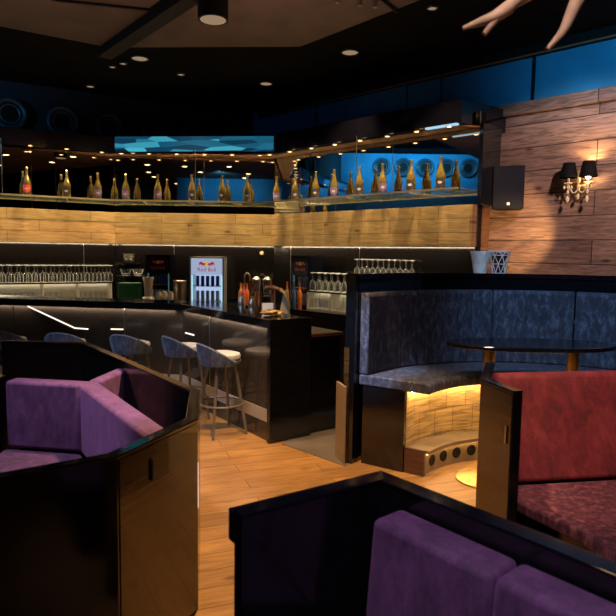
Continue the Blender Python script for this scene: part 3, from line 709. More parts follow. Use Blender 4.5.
obj('spout', MB().tube([(-.28, 6.10, 1.325), (-.235, 6.06, 1.29), (-.20, 6.02, 1.22), (-.185, 6.0, 1.14)], [.02, .016, .014, .012], 8), M['brass'], t, smooth=True)
for k in range(2):
    lathe_thing('shaker', 'shaker', [(0, 0), (.04, 0), (.045, .15), (.04, .2), (.022, .23), (.02, .26), (0, .265)], 'steel', (-.62 - k * .14, 6.62 + k * .2, .951), ['steel shaker standing behind the copper cup', 'steel shaker standing left behind the copper cup'][k])

# ------------------------------------------------------------------ stools
def make_stool():
    t = thing('bar_stool', '', 'bar stool')
    obj('seat_pad', MB().lathe([(0, .70), (.15, .70), (.175, .715), (.18, .735), (.17, .757), (.13, .768), (0, .77)], n=28), M['stoolpad'], t, smooth=True, world=False)
    obj('seat_ring', MB().lathe([(.13, .665), (.178, .67), (.183, .698), (0, .70)], n=28), M['legmetal'], t, smooth=True, world=False)
    b = MB(); n = 24; rings = []                        # low wrap-round back, highest at the rear (-x)
    for i in range(n + 1):
        u = i / n * 2 - 1; a = PI + u * math.radians(104); hgt = .70 + .17 * max(0, math.cos(u * PI / 2)) ** 1.15
        ri, ro = .179, .207; hh = max(hgt, .712)
        fl = .03 * max(0, math.cos(u * PI / 2))
        pr = [(ri, .675), (ri + fl * .6, (hh + .68) / 2), (ri + fl, hh - .008), (ri + fl + .014, hh), (ro + fl, hh - .012), (ro + fl * .6, (hh + .68) / 2), (ro - .012, .66)]
        rings.append([b.b.verts.new((r * math.cos(a), r * math.sin(a), z)) for r, z in pr])
    for A, B in zip(rings, rings[1:]):
        for k in range(7): b.face((A[k], A[(k + 1) % 7], B[(k + 1) % 7], B[k]))
    b.face(rings[0][::-1]); b.face(rings[-1])
    obj('backrest', b, M['stoolvelvet'], t, smooth=True, world=False)
    for k in range(4):
        a = PI / 4 + k * PI / 2
        obj('leg', MB().tube([(.13 * math.cos(a), .13 * math.sin(a), .668), (.245 * math.cos(a), .245 * math.sin(a), .001)], [.016, .012], 8), M['legmetal'], t, smooth=True, world=False)
    obj('foot_ring', MB().loop((0, 0, .29), .205, .009, 36, 8), M['legmetal'], t, smooth=True, world=False)
    return t
st = make_stool()
spots = [(-.80, 5.53, math.atan2(.587, .809), 'nearest grey-blue velvet bar stool by the counter corner'),
         (-1.235, 5.99, math.atan2(.587, .809) + .1, 'second bar stool from counter corner, turned to the bar'),
         (-1.80, 6.12, 1.25, 'third bar stool from the counter corner, behind purple booth rim'),
         (-2.50, 6.20, 1.5, 'fourth bar stool, only velvet back top showing over black partition'),
         (-3.16, 6.28, 1.5, 'leftmost bar stool, cut by the left picture edge')]
for i, (x, y, a, lb) in enumerate(spots):
    if i == 0: st.location = (x, y, 0); st.rotation_euler = (0, 0, a); st['label'] = lb; st['group'] = 'bar stools'
    else: dup(st, (x, y, 0), a, lb, 'bar stools')

# ------------------------------------------------------------------ blue high booth
BC = (1.75, 3.9); A0, A1 = math.radians(147), math.radians(18)
t = thing('booth_wall', 'high curved black partition wrapping around the blue velvet booth', 'partition', (BC[0], BC[1] + 1.6, 0))
obj('curved_wall', MB().arc(BC, [(1.60, 0), (1.67, 0), (1.67, 1.50), (1.60, 1.50)], A0, A1, 40), M['black'], t)
obj('rim_cap', MB().arc(BC, [(1.585, 1.501), (1.685, 1.501), (1.69, 1.54), (1.58, 1.54)], A0 + .004, A1, 40), M['blackcap'], t)
ex = lambda r, a: (BC[0] + r * math.cos(a), BC[1] + r * math.sin(a))
obj('end_post', MB().prism([ex(1.605, A0), ex(1.69, A0), ex(1.69, A0 + .035), ex(1.605, A0 + .035)], 0, 1.545), M['black'], t, bevel=.004)
o = obj('edge_strip', MB().prism([ex(1.645, A0 + .0355), ex(1.69, A0 + .0355), ex(1.69, A0 + .041), ex(1.645, A0 + .041)], .0, .95), M['walnut'], t)
t = thing('curved_bench', 'curved high bench in slate blue crushed velvet with lit wooden base', 'bench', (BC[0], BC[1] + 1.3, 0))
obj('seat_cushion', MB().arc(BC, [(.99, .645), (1.597, .645), (1.597, .73), (1.02, .73), (.99, .71)], A0 - .01, A1, 40), M['navy'], t, bevel=.012, smooth=True)
bks = [147 - .6, 121, 92.5, 66, 42, 18]
for k in range(5):
    obj('backrest', MB().arc(BC, [(1.515, .731), (1.598, .731), (1.598, 1.39), (1.54, 1.39), (1.52, 1.37)], math.radians(bks[k]), math.radians(bks[k + 1] + .5), 10), M['navy'], t, bevel=.012, smooth=True)
obj('end_panel', MB().prism([ex(1.19, A0 - .01), ex(1.56, A0 - .01), ex(1.56, A0 - .04), ex(1.19, A0 - .04)], 0, .64), M['black'], t, bevel=.003)
o = obj('base_wall', MB().arc(BC, [(1.19, 0.0), (1.23, 0.0), (1.23, .64), (1.19, .64)], A0 - .045, A1, 40), M['seatwood'], t); o['label'] = 'glowing split-wood tiled seat base'
fo = obj('footrest', MB().arc(BC, [(1.03, .0), (1.05, 0), (1.05, .165), (1.185, .165), (1.185, .2), (.985, .2), (.985, .172), (1.03, .172)], A0 - .045, A1, 40), M['footwood'], t)
o = obj('footrest_end', MB().prism([ex(1.02, A0 - .045), ex(1.185, A0 - .045), ex(1.185, A0 - .02), ex(1.02, A0 - .02)], 0, .2), M['darkwood'], t)
for k in range(7):
    a = A0 - .17 - k * .15
    d = Vector((-math.cos(a), -math.sin(a), 0))
    obj('foot_hole', MB().lathe([(.045, 0), (.045, .003), (.03, .004), (0, .0)], (*ex(1.029, a), .09), 18, d), M['matteblack'], fo)
for nm, r, z, mt_ in (('led_strip', 1.14, .638, 'ledwarm'), ('led_strip', 1.003, .171, 'ledsoft')):
    o = obj(nm, MB().arc(BC, [(r, z - .006), (r + .02, z - .006), (r + .02, z), (r, z)], A0 - .06, A1, 40), M[mt_], t); o['label'] = 'warm glowing LED strip'
t = thing('oval_table', 'black oval high table on two brass legs inside blue booth', 'table', (1.67, 4.50, 0))
b = MB(); nn = 48; P = []
for k in range(nn):
    a = 2 * PI * k / nn; P.append((1.70 + .64 * math.copysign(abs(math.cos(a)) ** .85, math.cos(a)), 4.52 + .27 * math.sin(a)))
b.prism(P, 1.012, 1.045); obj('tabletop', b, M['black'], t, bevel=.008)
for x in (1.36, 1.99):
    obj('leg', MB().lathe([(.045, .02), (.045, 1.011), (0, 1.011)], (x, 4.44, 0), 20), M['brass'], t, smooth=True)
    obj('base_plate', MB().lathe([(.21, .005), (.21, .012), (.19, .02), (0, .022)], (x, 4.44, 0), 28), M['brass'], t, smooth=True)
# white lamps standing on the rim
def basket(a, Rr, solid, label):
    x, y = ex(Rr, a); t = thing('lantern', label, 'lantern', (x, y, 1.5405), a)
    n = 8; rings = []
    prof = [(.058, .0), (.070, .085), (.090, .165), (.094, .20)]
    for j, (r, z) in enumerate(prof):
        rings.append([(r * math.cos(2 * PI * (k + .5 * (j % 2)) / n), r * math.sin(2 * PI * (k + .5 * (j % 2)) / n), z) for k in range(n)])
    if solid:
        b = MB(); V = [[b.b.verts.new(p) for p in r] for r in rings]
        for j in range(3):
            for k in range(n):
                A, B = V[j], V[j + 1]; k2 = (k + 1) % n
                if j % 2 == 0: b.face((A[k], A[k2], B[k])); b.face((A[k2], B[k2], B[k]))
                else: b.face((A[k], A[k2], B[k2])); b.face((A[k], B[k2], B[k]))
        b.face(V[0][::-1])
        o = obj('faceted_shell', b, M['white'], t, world=False)
        md = o.modifiers.new('solid', 'SOLIDIFY'); md.thickness = .004
    else:
        b = MB()
        for j in range(4):
            for k in range(n):
                p = Vector(rings[j][k]); b.tube([p, rings[j][(k + 1) % n]], .0036, 5)
                if j < 3:
                    q = [k, (k - 1) % n] if j % 2 == 0 else [k, (k + 1) % n]
                    for m_ in q: b.tube([p, rings[j + 1][m_]], .0036, 5)
        obj('wire_frame', b, M['white'], t, world=False)
        obj('rim', MB().loop((0, 0, .20), .094, .008, 24, 6), M['white'], t, world=False)
        obj('inner_bowl', MB().lathe([(.046, .004), (.077, .185), (.073, .185), (.042, .008), (0, .008)], n=12), M['mesh'], t, world=False)
M['mesh'] = thin_glass('smoky_inner_glass', (.55, .45, .42), .2, .05)
basket(math.radians(96.6), 1.605, True, 'white faceted paper-like lantern on booth rim')
basket(math.radians(89.7), 1.66, False, 'white geometric wire lantern on booth rim, right of the solid one')

# ------------------------------------------------------------------ left purple booth
LZ = .93
P = [(-1.95, 1.285), (-1.03, 1.96), (-.71, 2.19), (-.503, 2.72), (-.595, 3.29), (-1.84, 4.98), (-2.56, 5.02)]
t = thing('booth_partition', 'glossy black angled partition around left purple booth', 'partition', (-1.0, 2.9, 0))
Lin = offset(P, .05)
for i in range(6):
    a, b = P[i], P[i + 1]
    A, B = Lin[i], Lin[i + 1]
    mat = M['black']
    obj('panel', MB().prism([a, b, tuple(B), tuple(A)], 0, LZ - .012), mat, t)
obj('rim_cap', MB().path(P, LZ - .0115, LZ, -.004, .056), M['blackcap'], t, bevel=.004)
pv = [Vector(P[2]).lerp(Vector(P[3]), .02), Vector(P[2]).lerp(Vector(P[3]), .985)]
o = obj('end_veneer', MB().wall(pv[0], pv[1], .01, LZ - .02, .004, -1), M['walnut'], t, bevel=.001); o['label'] = 'golden brown glossy wood end panel'
f_ = Vector(P[2]).lerp(Vector(P[3]), .36); dv = (Vector(P[3]) - Vector(P[2])).normalized(); nv = Vector((dv.y, -dv.x))
obj('slot_handle', MB().wall(f_ + nv * .006 - dv * .006, f_ + nv * .006 + dv * .006, .765, .855, .006, -1), M['matteblack'], t, bevel=.002)
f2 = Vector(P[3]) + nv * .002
obj('edge_glint', MB().tube([(f2.x, f2.y - .0, .50), (f2.x, f2.y, .72)], .002, 6), emis('painted_pink_glint', (1, .75, .62), .8), t)  # glowing thread painted as a reflected glint on the edge
a0, a1, a2 = (-1.93, 3.76), (-1.42, 3.68), (-.69, 2.60)
t = thing('corner_bench', 'purple velvet corner bench inside the left black booth', 'bench', (-1.4, 3.4, 0))
bp_ = [a0, a1, a2]
o1 = offset(bp_, .13)
for i in range(2):
    p, q = Vector(bp_[i]), Vector(bp_[i + 1]); A, B = o1[i], o1[i + 1]
    p2, q2 = p.lerp(q, .008), q.lerp(p, .008)
    obj('backrest', MB().prism([tuple(p2), tuple(q2), tuple(B), tuple(A)], .425, .86), M['purple'], t, bevel=.022, smooth=True, seg=3)
obj('seat_cushion', MB().prism([a0, a1, a2, (-1.0, 2.30), (-1.5, 3.05), (-1.93, 3.12)], .34, .42), M['purpledark'], t, bevel=.015)
obj('plinth', MB().prism([(-1.91, 3.72), (-1.43, 3.64), (-.74, 2.60), (-.97, 2.40), (-1.47, 3.12), (-1.91, 3.18)], 0, .34), M['matteblack'], t)
obj('back_board', MB().path(bp_, 0, .80, .135, .165), M['black'], t)
obj('end_board', MB().wall((-1.965, 3.85), (-1.965, 3.05), 0, .88, .03, -1), M['black'], t, bevel=.003)
t = thing('bench', 'dim purple bench behind the corner bench, deeper in left booth', 'bench', (-1.2, 4.0, 0))
obj('backrest', MB().wall((-1.33, 3.82), (-1.27, 4.28), .42, .86, .09, 1), M['purple'], t, bevel=.02, smooth=True)
obj('seat_cushion', MB().prism([(-1.32, 3.84), (-1.03, 3.60), (-.93, 3.60), (-1.27, 4.12)], .34, .42), M['purpledark'], t, bevel=.015)
obj('plinth', MB().prism([(-1.30, 3.84), (-1.04, 3.63), (-.95, 3.63), (-1.26, 4.10)], 0, .34), M['matteblack'], t)

# ------------------------------------------------------------------ foreground purple booth
FZ = .92
P = [(-.215, 1.765), (.27, 2.09), (.80, 1.46), (1.7, .39)]
t = thing('booth_partition', 'glossy black partition in the right foreground with peaked corner', 'partition', (.27, 2.0, 0))
Fi = offset(P, -.05)
for i in range(3):
    obj('panel', MB().prism([P[i], P[i + 1], tuple(Fi[i + 1]), tuple(Fi[i])], 0, FZ - .01), M['black'], t)
obj('rim_cap', MB().path(P, FZ - .0095, FZ, -.054, .006), M['blackcap'], t, bevel=.004)
obj('rim_band', MB().path([P[0], P[1], P[2], P[3]], FZ - .115, FZ - .012, .0005, .045), M['blackcap'], t, bevel=.006)
dF = (Vector(P[2]) - Vector(P[1])).normalized(); nF = Vector((dF.y, -dF.x)) * 1.0
if nF.dot(Vector((-1, -1))) < 0: nF = -nF
q = Vector(P[1])
t = thing('bench', 'purple velvet bench in the right foreground booth, close to camera', 'bench', (.6, 1.3, 0))
for s0, s1_ in ((.15, .585), (.592, 1.05), (1.057, 1.55)):
    A, B = q + dF * s0 + nF * .055, q + dF * s1_ + nF * .055
    b = MB()
    v = []
    for pnt in (q + dF * s0, q + dF * s1_):
        for off, z in ((.06, .425), (.06, .86), (.20, .86), (.24, .425)):
            w_ = pnt + nF * off; v.append(b.b.verts.new((w_.x, w_.y, z)))
    for f in ((0, 1, 2, 3), (7, 6, 5, 4), (0, 4, 5, 1), (1, 5, 6, 2), (2, 6, 7, 3), (3, 7, 4, 0)): b.face([v[i] for i in f])
    obj('backrest', b, M['purple'], t, bevel=.022, smooth=True, seg=3)
obj('seat_cushion', MB().prism([tuple(q + dF * .15 + nF * .06), tuple(q + dF * 1.55 + nF * .06), tuple(q + dF * 1.55 + nF * .68), tuple(q + dF * .45 + nF * .68)], .34, .42), M['purpledark'], t, bevel=.015)
obj('plinth', MB().prism([tuple(q + dF * .18 + nF * .06), tuple(q + dF * 1.55 + nF * .06), tuple(q + dF * 1.55 + nF * .62), tuple(q + dF * .47 + nF * .62)], 0, .34), M['matteblack'], t)

# ------------------------------------------------------------------ red booth
RZ = 1.05
P = [(1.0, 2.85), (.92, 3.13), (1.10, 3.64), (2.3, 3.82)]
t = thing('booth_partition', 'dark partition with glossy brown end panel around red booth', 'partition', (1.0, 3.1, 0))
Ri = offset(P, -.05)
for i in range(3):
    obj('panel', MB().prism([P[i], P[i + 1], tuple(Ri[i + 1]), tuple(Ri[i])], 0, RZ - (.012 if i < 2 else .085)), M['black'], t)
obj('rim_cap', MB().path(P[:3], RZ - .0115, RZ, -.054, .004), M['blackcap'], t, bevel=.004)
o = obj('end_veneer', MB().wall(Vector(P[0]).lerp(Vector(P[1]), .02), Vector(P[0]).lerp(Vector(P[1]), .98), .01, RZ - .02, .004, 1), M['walnut'], t, bevel=.001); o['label'] = 'glossy brown wood end panel'
dR_ = (Vector(P[1]) - Vector(P[0])).normalized(); f_ = Vector(P[0]) + dR_ * .03; nR_ = Vector((-dR_.y, dR_.x))
obj('slot_handle', MB().wall(f_ + nR_ * .006, f_ + nR_ * .006 + dR_ * .014, .78, .87, .006, 1), M['steel'], t, bevel=.002)
t = thing('bench', 'red velvet bench with plum plush seat behind foreground partition', 'bench', (1.6, 3.2, 0))
b = MB(); v = []
for x0, y0 in ((1.165, 3.26), (2.25, 3.45)):
    dd = Vector((.985, .17)); nn_ = Vector((-.17, .985)); p = Vector((x0, y0))
    for off, z in ((0, .425), (.26, 1.0), (.33, 1.0), (.33, .425)):
        w_ = p + nn_ * off; v.append(b.b.verts.new((w_.x, w_.y, z)))
for f in ((0, 1, 2, 3), (7, 6, 5, 4), (0, 4, 5, 1), (1, 5, 6, 2), (2, 6, 7, 3), (3, 7, 4, 0)): b.face([v[i] for i in f])
obj('backrest', b, M['red'], t, bevel=.03, smooth=True, seg=3)
SP_ = [(1.10, 3.09), (1.14, 3.27), (2.25, 3.46), (2.3, 3.0), (1.9, 2.35), (1.36, 2.46), (1.30, 2.72)]
b = MB().prism(SP_, .35, .42)
o = obj('seat_cushion', b, M['fur'], t, bevel=.02, seg=3)
obj('plinth', MB().prism([(1.115, 3.09), (1.15, 3.25), (2.2, 3.42), (2.2, 3.0), (1.86, 2.45), (1.5, 2.55), (1.33, 2.76)], 0, .35), M['black'], t, bevel=.004)

# ------------------------------------------------------------------ wall speaker, sconce
def frame_at(c, nrm):  # local x along wall, y out of the wall (towards room is -y)
    return math.atan2(nrm[1], nrm[0]) + PI / 2
t = thing('wall_speaker', 'black loudspeaker on bracket fixed to rustic wood wall', 'speaker', (2.36, 7.20, 2.245), math.radians(-24))
b = MB(); w, d, h = .36, .26, .50
b.prism([(-w / 2, -d / 2), (w / 2, -d / 2), (w * .36, d / 2), (-w * .36, d / 2)], 0, h); obj('cabinet', b, M['matteblack'], t, bevel=.008, world=False)
b = MB().box((0, -d / 2 - .006, h / 2), (w - .03, .01, h - .03)); obj('grille', b, plain('dark_navy_grille', (.006, .007, .015), .6, noise=.5, scale=150, spec=.15), t, bevel=.004, world=False)
obj('badge', MB().box((.01, -d / 2 - .0125, .06), (.03, .003, .03)), M['white'], t, world=False)
obj('bracket', MB().box((.15, .20, h / 2), (.05, .17, .09)), M['matteblack'], t, world=False)
obj('mount_plate', MB().box((.20, .26, h / 2), (.10, .04, .24), math.radians(-21)), M['matteblack'], t, world=False)

sc = Vector((3.015, W - .1414 - 3.015, 2.485)); nw = Vector((-S2, -S2, 0)); uw = Vector((S2, -S2, 0))
t = thing('wall_sconce', 'crystal double-arm wall sconce with two black shades', 'wall lamp', sc)
obj('wall_plate', MB().lathe([(.045, 0), (.045, .015), (.02, .035), (0, .04)], sc, 18, nw), M['brass'], t, smooth=True)
hub = sc + nw * .10
obj('hub', MB().tube([sc + nw * .01, hub], .012, 8), M['brass'], t)
obj('stem', MB().lathe([(0, -.07), (.012, -.05), (.02, -.02), (.014, .02), (.02, .05), (.012, .1), (.02, .14), (0, .17)], hub, 12), M['crystal'], t, smooth=True)
random.seed(3)
def drop(c, s, par):
    obj('crystal_drop', MB().lathe([(0, s), (s * .3, s * .5), (s * .5, -.1 * s), (s * .3, -s * .7), (0, -s)], c, 6), M['crystal'], par)
for sgn, on in ((-1, False), (1, True)):
    tip = hub + uw * .105 * sgn + nw * .02 + Vector((0, 0, .0))
    pts = [hub + Vector((0, 0, -.04))] + [hub + uw * sgn * .105 * f + nw * .02 * f + Vector((0, 0, -.04 - .055 * math.sin(PI * f) + .05 * f * f)) for f in (.25, .5, .75, 1)]
    ar = obj('arm', MB().tube(pts, .009, 8), M['crystal'], t, smooth=True)
    cup = obj('bobeche', MB().lathe([(.012, .0), (.045, .012), (.047, .02), (.01, .014)], tip + Vector((0, 0, .01)), 14), M['crystal'], t, smooth=True)
    if not on: obj('candle', MB().lathe([(.013, .02), (.013, .10), (0, .10)], tip, 10), M['white'], t)
    obj('light_bulb' if on else 'bulb', MB().lathe([(.010, .1), (.022, .13), (.018, .16), (0, .18)] if not on else [(0, .055), (.02, .062), (.028, .085), (.022, .12), (0, .14)], tip, 12), M['bulb'] if on else M['white'], t, smooth=True)
    sh = obj('lamp_shade', MB().lathe([(.095, .08), (.062, .245), (.060, .245), (.093, .08)], tip, 24), M['shade'], t, smooth=True)
    for k in range(6):
        a = k * PI / 3; drop(tip + Vector((.042 * math.cos(a), .042 * math.sin(a), -.02)), .02, t)
    drop(tip + Vector((0, 0, -.07)), .032, t); drop(tip + Vector((0, 0, -.15)), .04, t)
drop(hub + Vector((0, 0, -.12)), .036, t)

# ------------------------------------------------------------------ antler chandelier
t = thing('antler_chandelier', 'pale antler lamp hanging overhead, tips entering at top right', 'chandelier', (.95, 1.75, 2.45))
ctr = Vector((1.0, 1.75, 2.62))
def curve(pts, n=6):
    pts = [Vector(p) for p in pts]; out = []
    P_ = [pts[0] * 2 - pts[1]] + pts + [pts[-1] * 2 - pts[-2]]
    for i in range(1, len(P_) - 2):
        for k in range(n):
            s = k / n; a, b, c, d = P_[i - 1:i + 3]
            out.append(.5 * ((2 * b) + (c - a) * s + (2 * a - 5 * b + 4 * c - d) * s * s + (3 * b - a - 3 * c + d) * s ** 3))
    return out + [pts[-1]]
def antler(*branches):
    b = MB()
    for pts, r0, r1 in branches:
        r0 *= 1.35; r1 *= 1.3
        c = curve(pts); k = len(c) - 1
        b.tube(c, [r0 + (r1 - r0) * (i / k) ** 1.3 for i in range(k + 1)], 10)
    obj('antler', b, M['antler'], t, smooth=True)
antler(([(1.0, 1.78, 2.66), (.80, 1.88, 2.57), (.65, 1.9, 2.492), (.575, 1.9, 2.437), (.525, 1.9, 2.372)], .024, .006), ([(.60, 1.9, 2.455), (.555, 1.9, 2.425), (.51, 1.9, 2.408), (.46, 1.9, 2.389)], .016, .005))
antler(([(1.0, 1.75, 2.66), (.90, 1.86, 2.62), (.83, 1.9, 2.53), (.795, 1.9, 2.455), (.765, 1.9, 2.385), (.72, 1.9, 2.331)], .024, .006))
antler(([(1.0, 1.72, 2.66), (1.1, 1.85, 2.58), (1.05, 1.92, 2.46), (.935, 1.9, 2.405)], .022, .005))
antler(([(1.0, 1.75, 2.66), (1.2, 1.7, 2.6), (1.4, 1.6, 2.5), (1.45, 1.5, 2.38)], .024, .006), ([(1.3, 1.66, 2.56), (1.4, 1.8, 2.5), (1.5, 1.85, 2.4)], .016, .005))
obj('hub', MB().lathe([(0, -.05), (.04, -.03), (.05, .02), (.03, .06), (0, .08)], ctr + Vector((0, 0, .03)), 14), M['brass'], t, smooth=True)
obj('chain', MB().tube([ctr + Vector((0, 0, .1)), (1.0, 1.75, 4.0)], .008, 6), M['brass'], t)

# ------------------------------------------------------------------ ceiling lamps
t = thing('ceiling_spotlight', 'large black cylinder spotlight hanging at top left of centre', 'ceiling lamp', (-.86, 5.41, 3.70))
obj('housing', MB().lathe([(.115, .0), (.132, .0), (.132, .299), (0, .299)], (-.86, 5.41, 3.70), 24), M['matteblack'], t, smooth=True)
obj('lens', MB().lathe([(.112, -.001), (.10, -.006), (0, -.008)], (-.86, 5.41, 3.70), 24), M['warmdim'], t)
def recessed(x, y, z, r, mat, label, grp):
    t = thing('ceiling_downlight', label, 'ceiling lamp', (x, y, z - .03), 0, grp)
    obj('trim_ring', MB().loop((x, y, z - .012), r, .012, 20, 6), M['trimblue'] , t, smooth=True)
    obj('lens', MB().lathe([(r * .95, -.012), (r * .9, -.016), (0, -.018)], (x, y, z), 18), mat, t)
M['trimblue'] = plain('dark_lamp_trim', (.03, .045, .06), .4, .3)
for (x, y), r, lb in (((-2.19, 7.9), .105, 'largest round ceiling downlight above the left of the bar'), ((.465, 7.55), .105, 'round ceiling downlight right of centre above the bar'),
        ((-1.81, 8.57), .05, 'small ceiling downlight right of the largest one'), ((-.657, 8.96), .09, 'small dim ceiling downlight in dark centre of ceiling'),
        ((-2.47, 8.12), .045, 'right one of two tiny lamps left of largest downlight'), ((-2.66, 8.27), .045, 'left one of two tiny lamps left of largest downlight'),
        ((-3.31, 9.25), .06, 'dim ceiling lamp above the left round ducts'), ((1.19, 6.2), .05, 'narrow slit lamp in dark ceiling left of antler')):
    recessed(x, y, CZ, r, M['warmdim'] , lb, 'ceiling downlights over the bar')
t = thing('track_light', 'black track with small bulbs at top edge of ceiling', 'ceiling lamp', (.35, 5.65, 3.9))
obj('rail', MB().tube([(.18, 5.5, 3.98), (.62, 5.62, 3.98), (.8, 5.9, 3.98)], .014, 8), M['matteblack'], t)
for x, y in ((.22, 5.51), (.42, 5.57), (.56, 5.6)):
    obj('lamp_head', MB().lathe([(.022, -.08), (.028, -.02), (.01, 0)], (x, y, 3.98), 10), M['steel'], t, smooth=True)
gl = 'warm downlights in the seating-area ceiling'
for x in (-4.6, -3.3, -2.0, -.7, .6):
    for y in (-4.2, -2.9, -1.5, -.1, 1.3, 2.7, 4.1):
        jx, jy = random.uniform(-.25, .25), random.uniform(-.25, .25)
        recessed(x + jx, y + jy, 4.0, .085, M['warm'], 'warm round downlight in the seating-area ceiling, mirrored behind the bottles', gl)

# ------------------------------------------------------------------ lights
WARM = (1, .60, .28)
# downlights over the passage floor and the tables, plus an added edge beam
lamp('SPOT', 'passage_light', (-.3, 3.9, 3.95), WARM, 1000, (-.25, 4.0, 0), .08, None, 62, .6)
lamp('SPOT', 'bar_front_light', (-1.0, 5.0, 3.95), WARM, 420, (-1.2, 5.5, 0), .08, None, 55, .6)
lamp('SPOT', 'left_booth_light', (-1.5, 2.6, 3.95), (.86, .76, 1), 400, (-1.5, 3.6, .5), .1, None, 40, .6)
lamp('SPOT', 'near_booth_light', (-.1, .4, 3.95), (.92, .78, 1), 240, (.45, 1.6, .8), .1, None, 34, .6)
lamp('SPOT', 'red_booth_light', (1.4, 2.2, 3.95), (1, .56, .38), 380, (1.6, 3.5, .75), .1, None, 34, .6)
lamp('SPOT', 'blue_booth_light', (1.2, 3.0, 3.95), (.75, .82, 1), 60, (1.7, 5.0, .9), .12, None, 56, .7)
lamp('SPOT', 'blue_booth_side_light', (1.0, 2.7, 3.9), (.30, .62, 1), 430, (2.45, 5.1, 1.0), .12, None, 40, .7)
lamp('SPOT', 'booth_edge_fill', (-1.6, 2.6, 3.9), (.3, .62, 1), 1300, (.42, 4.72, 1.0), .05, None, 9, .5)  # added narrow blue beam that brightens the bench end
SPOTW = 95
# LED strips along the wood band: above (on shelf) and beneath
for (p, q), wn in zip(segs, where):
    f = [Vector(p), Vector(q)]; c = (f[0] + f[1]) / 2; d = (f[1] - f[0]); L_ = d.length; d.normalize(); n = Vector((d.y, -d.x))
    rz = math.atan2(d.y, d.x)
    nsp = {'left': 7, 'middle': 6, 'right': 8}[wn]
    for k in range(nsp):
        f_ = (k + .5) / nsp; c_ = f[0].lerp(f[1], f_) + n * .30
        if wn == 'left' and f_ < .25: continue
        t = thing('canopy_downlight', 'warm round downlight under the canopy above the %s bottle shelf, %s along it' % (wn, ORD[k]), 'lamp', (c_.x, c_.y, FB - .06), 0, 'canopy downlights')
        obj('trim_ring', MB().loop((c_.x, c_.y, FB - .05), .034, .006, 16, 6), M['brass'], t, smooth=True)
        obj('lens', MB().lathe([(.031, -.046), (.028, -.05), (0, -.051)], (c_.x, c_.y, FB), 14), M['warm'], t)
        tg = c_ - n * .20
        lamp('SPOT', 'canopy_spot', (c_.x, c_.y, FB - .062), (1, .66, .34), SPOTW, (tg.x, tg.y, 2.0), .02, None, 80, .8)
    c = (f[0] + f[1]) / 2 + n * .13
    l = lamp('AREA', 'band_light_' + wn, (c.x, c.y, 1.79), (1, .76, .5), 4.5 * L_, None, L_ * .96, .03)
    v = Vector((-n.x * .25, -n.y * .25, -1)); zax = -v.normalized(); xax = Vector((d.x, d.y, 0)); yax = zax.cross(xax).normalized(); xax = yax.cross(zax)
    l.rotation_euler = Matrix((xax, yax, zax)).transposed().to_euler()
# LED under the counter overhang, washing the front panels
for a, b in ((c2, c1), (c1, c0)):
    p, q = Vector(a), Vector(b); d = (q - p); L_ = d.length; d.normalize(); n = Vector((d.y, -d.x)); c = (p + q) / 2 + n * .018
    l = lamp('AREA', 'counter_light', (c.x, c.y, 1.028), (1, .80, .62), 2.6 * L_, None, L_ * .95, .02)
    v = Vector((-n.x * .25, -n.y * .25, -1)); zax = -v.normalized(); xax = Vector((d.x, d.y, 0)); yax = zax.cross(xax).normalized(); xax = yax.cross(zax)
    l.rotation_euler = Matrix((xax, yax, zax)).transposed().to_euler()
# blue wall washers
BLUE = (.09, .58, .92)
lamp('SPOT', 'blue_washer', (2.6, 4.4, 3.7), BLUE, 165, onW(4.4, 0, 3.8), .15, None, 50, 1)
lamp('SPOT', 'blue_washer_left', (-5.2, 5.6, 3.5), BLUE, 75, (-5.0, 9.0, 3.75), .15, None, 46, 1)
lamp('AREA', 'blue_washer_side', (-5.2, 5.6, 4.05), BLUE, 110, (-6, 5.6, 3.5), 4.6, .1)
lamp('SPOT', 'added_panel_washer', (-2.6, 1.6, 3.9), BLUE, 130, (-2.6, -.2, 3.6), .05, None, 90, .6)  # added spot that lights the unseen blue panel for the mirror
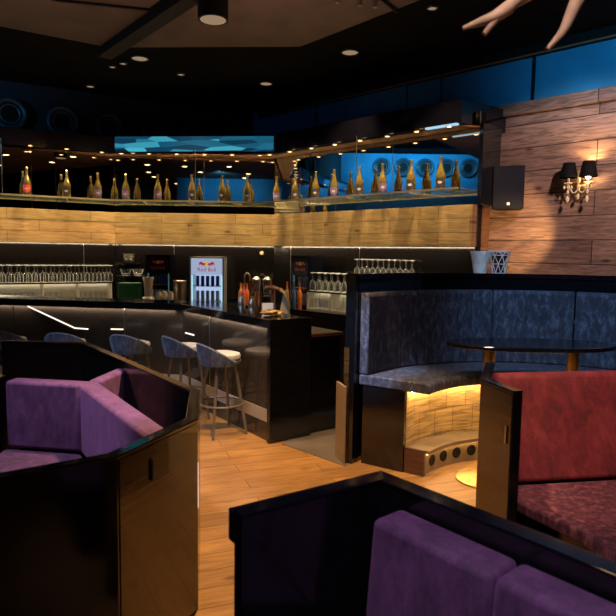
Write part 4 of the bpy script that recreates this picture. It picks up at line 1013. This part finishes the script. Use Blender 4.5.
# warm wall light on the rustic boards, added soffit fills
lamp('SPOT', 'board_light', (2.9, 4.2, 3.85), (1, .72, .62), 520, (3.0, 6.8, 2.5), .06, None, 52, .8)
lamp('SPOT', 'board_uplight', (2.2, 6.2, 1.7), (1, .58, .22), 130, (2.45, 7.3, 2.0), .03, None, 58, .6)
lamp('POINT', 'sconce_light', tuple(hub + uw * .105 + nw * .02 + Vector((0, 0, .215))), (1, .58, .22), 18, None, .02)
lamp('POINT', 'sconce_down_light', tuple(hub + uw * .105 + nw * .02 + Vector((0, 0, .02))), (1, .58, .22), 8, None, .02)
for x_, y_, e_ in ((-2.6, 4.6, 60), (-.3, 5.2, 50)): lamp('SPOT', 'soffit_fill', (x_, y_, 2.6), (1, .62, .42), e_, (x_, y_ + .3, 4.0), .04, None, 140, 1)  # added mid-air spots that brighten the soffit, no fixture
for x_, y_, tx, ty, e_ in ((-2.19, 7.9, -3.5, 9.1, 260), (-1.81, 8.4, -1.7, 9.45, 200), (.465, 7.3, .4, 8.45, 240), (1.19, 6.2, 1.6, 7.3, 200), (-3.31, 8.2, -4.4, 8.6, 220)):
    lamp('SPOT', 'band_spot', (x_, y_, 4.08), (1, .64, .32), e_, (tx, ty, 2.05), .04, None, 58, .8)
lamp('SPOT', 'table_fill', (.7, 2.0, 3.95), (1, .70, .38), 210, (1.6, 4.4, .8), .06, None, 22, .6)  # added warm spot to brighten the brass legs and booth floor
lamp('SPOT', 'stool_fill', (-3.2, 3.8, 3.9), (.5, .7, 1), 260, (-1.6, 5.9, .8), .06, None, 44, .8)  # added cool fill on the stools, no fixture of its own
lamp('SPOT', 'antler_light', (.2, .8, 3.6), (1, .72, .58), 110, (.65, 1.9, 2.42), .05, None, 40, .6)
wd = bpy.data.worlds.new('World'); scn.world = wd; wd.use_nodes = True
wd.node_tree.nodes['Background'].inputs[0].default_value = (.35, .45, .7, 1); wd.node_tree.nodes['Background'].inputs[1].default_value = .0

# ------------------------------------------------------------------ camera
cam = bpy.data.cameras.new('camera'); co = bpy.data.objects.new('camera', cam); C.objects.link(co); scn.camera = co
cam.sensor_width = 36; cam.lens = 600 / 616 * 36; cam.clip_start = .02; cam.dof.use_dof = True; cam.dof.focus_distance = 6.3; cam.dof.aperture_fstop = 4.5
pt = math.atan(55 / 600); rl = math.radians(.85)
fw = Vector((0, math.cos(pt), -math.sin(pt))); up = Vector((0, math.sin(pt), math.cos(pt))); rt = Vector((1, 0, 0))
R_ = rt * math.cos(rl) + up * math.sin(rl); U_ = up * math.cos(rl) - rt * math.sin(rl)
mw = Matrix((R_, U_, -fw)).transposed().to_4x4(); mw.translation = (0, 0, 1.7); co.matrix_world = mw
scn.view_settings.view_transform = 'Standard'; scn.view_settings.look = 'None'; scn.view_settings.gamma = 1; scn.view_settings.exposure = 0
for o in C.objects:
    if 'used' in o: del o['used']
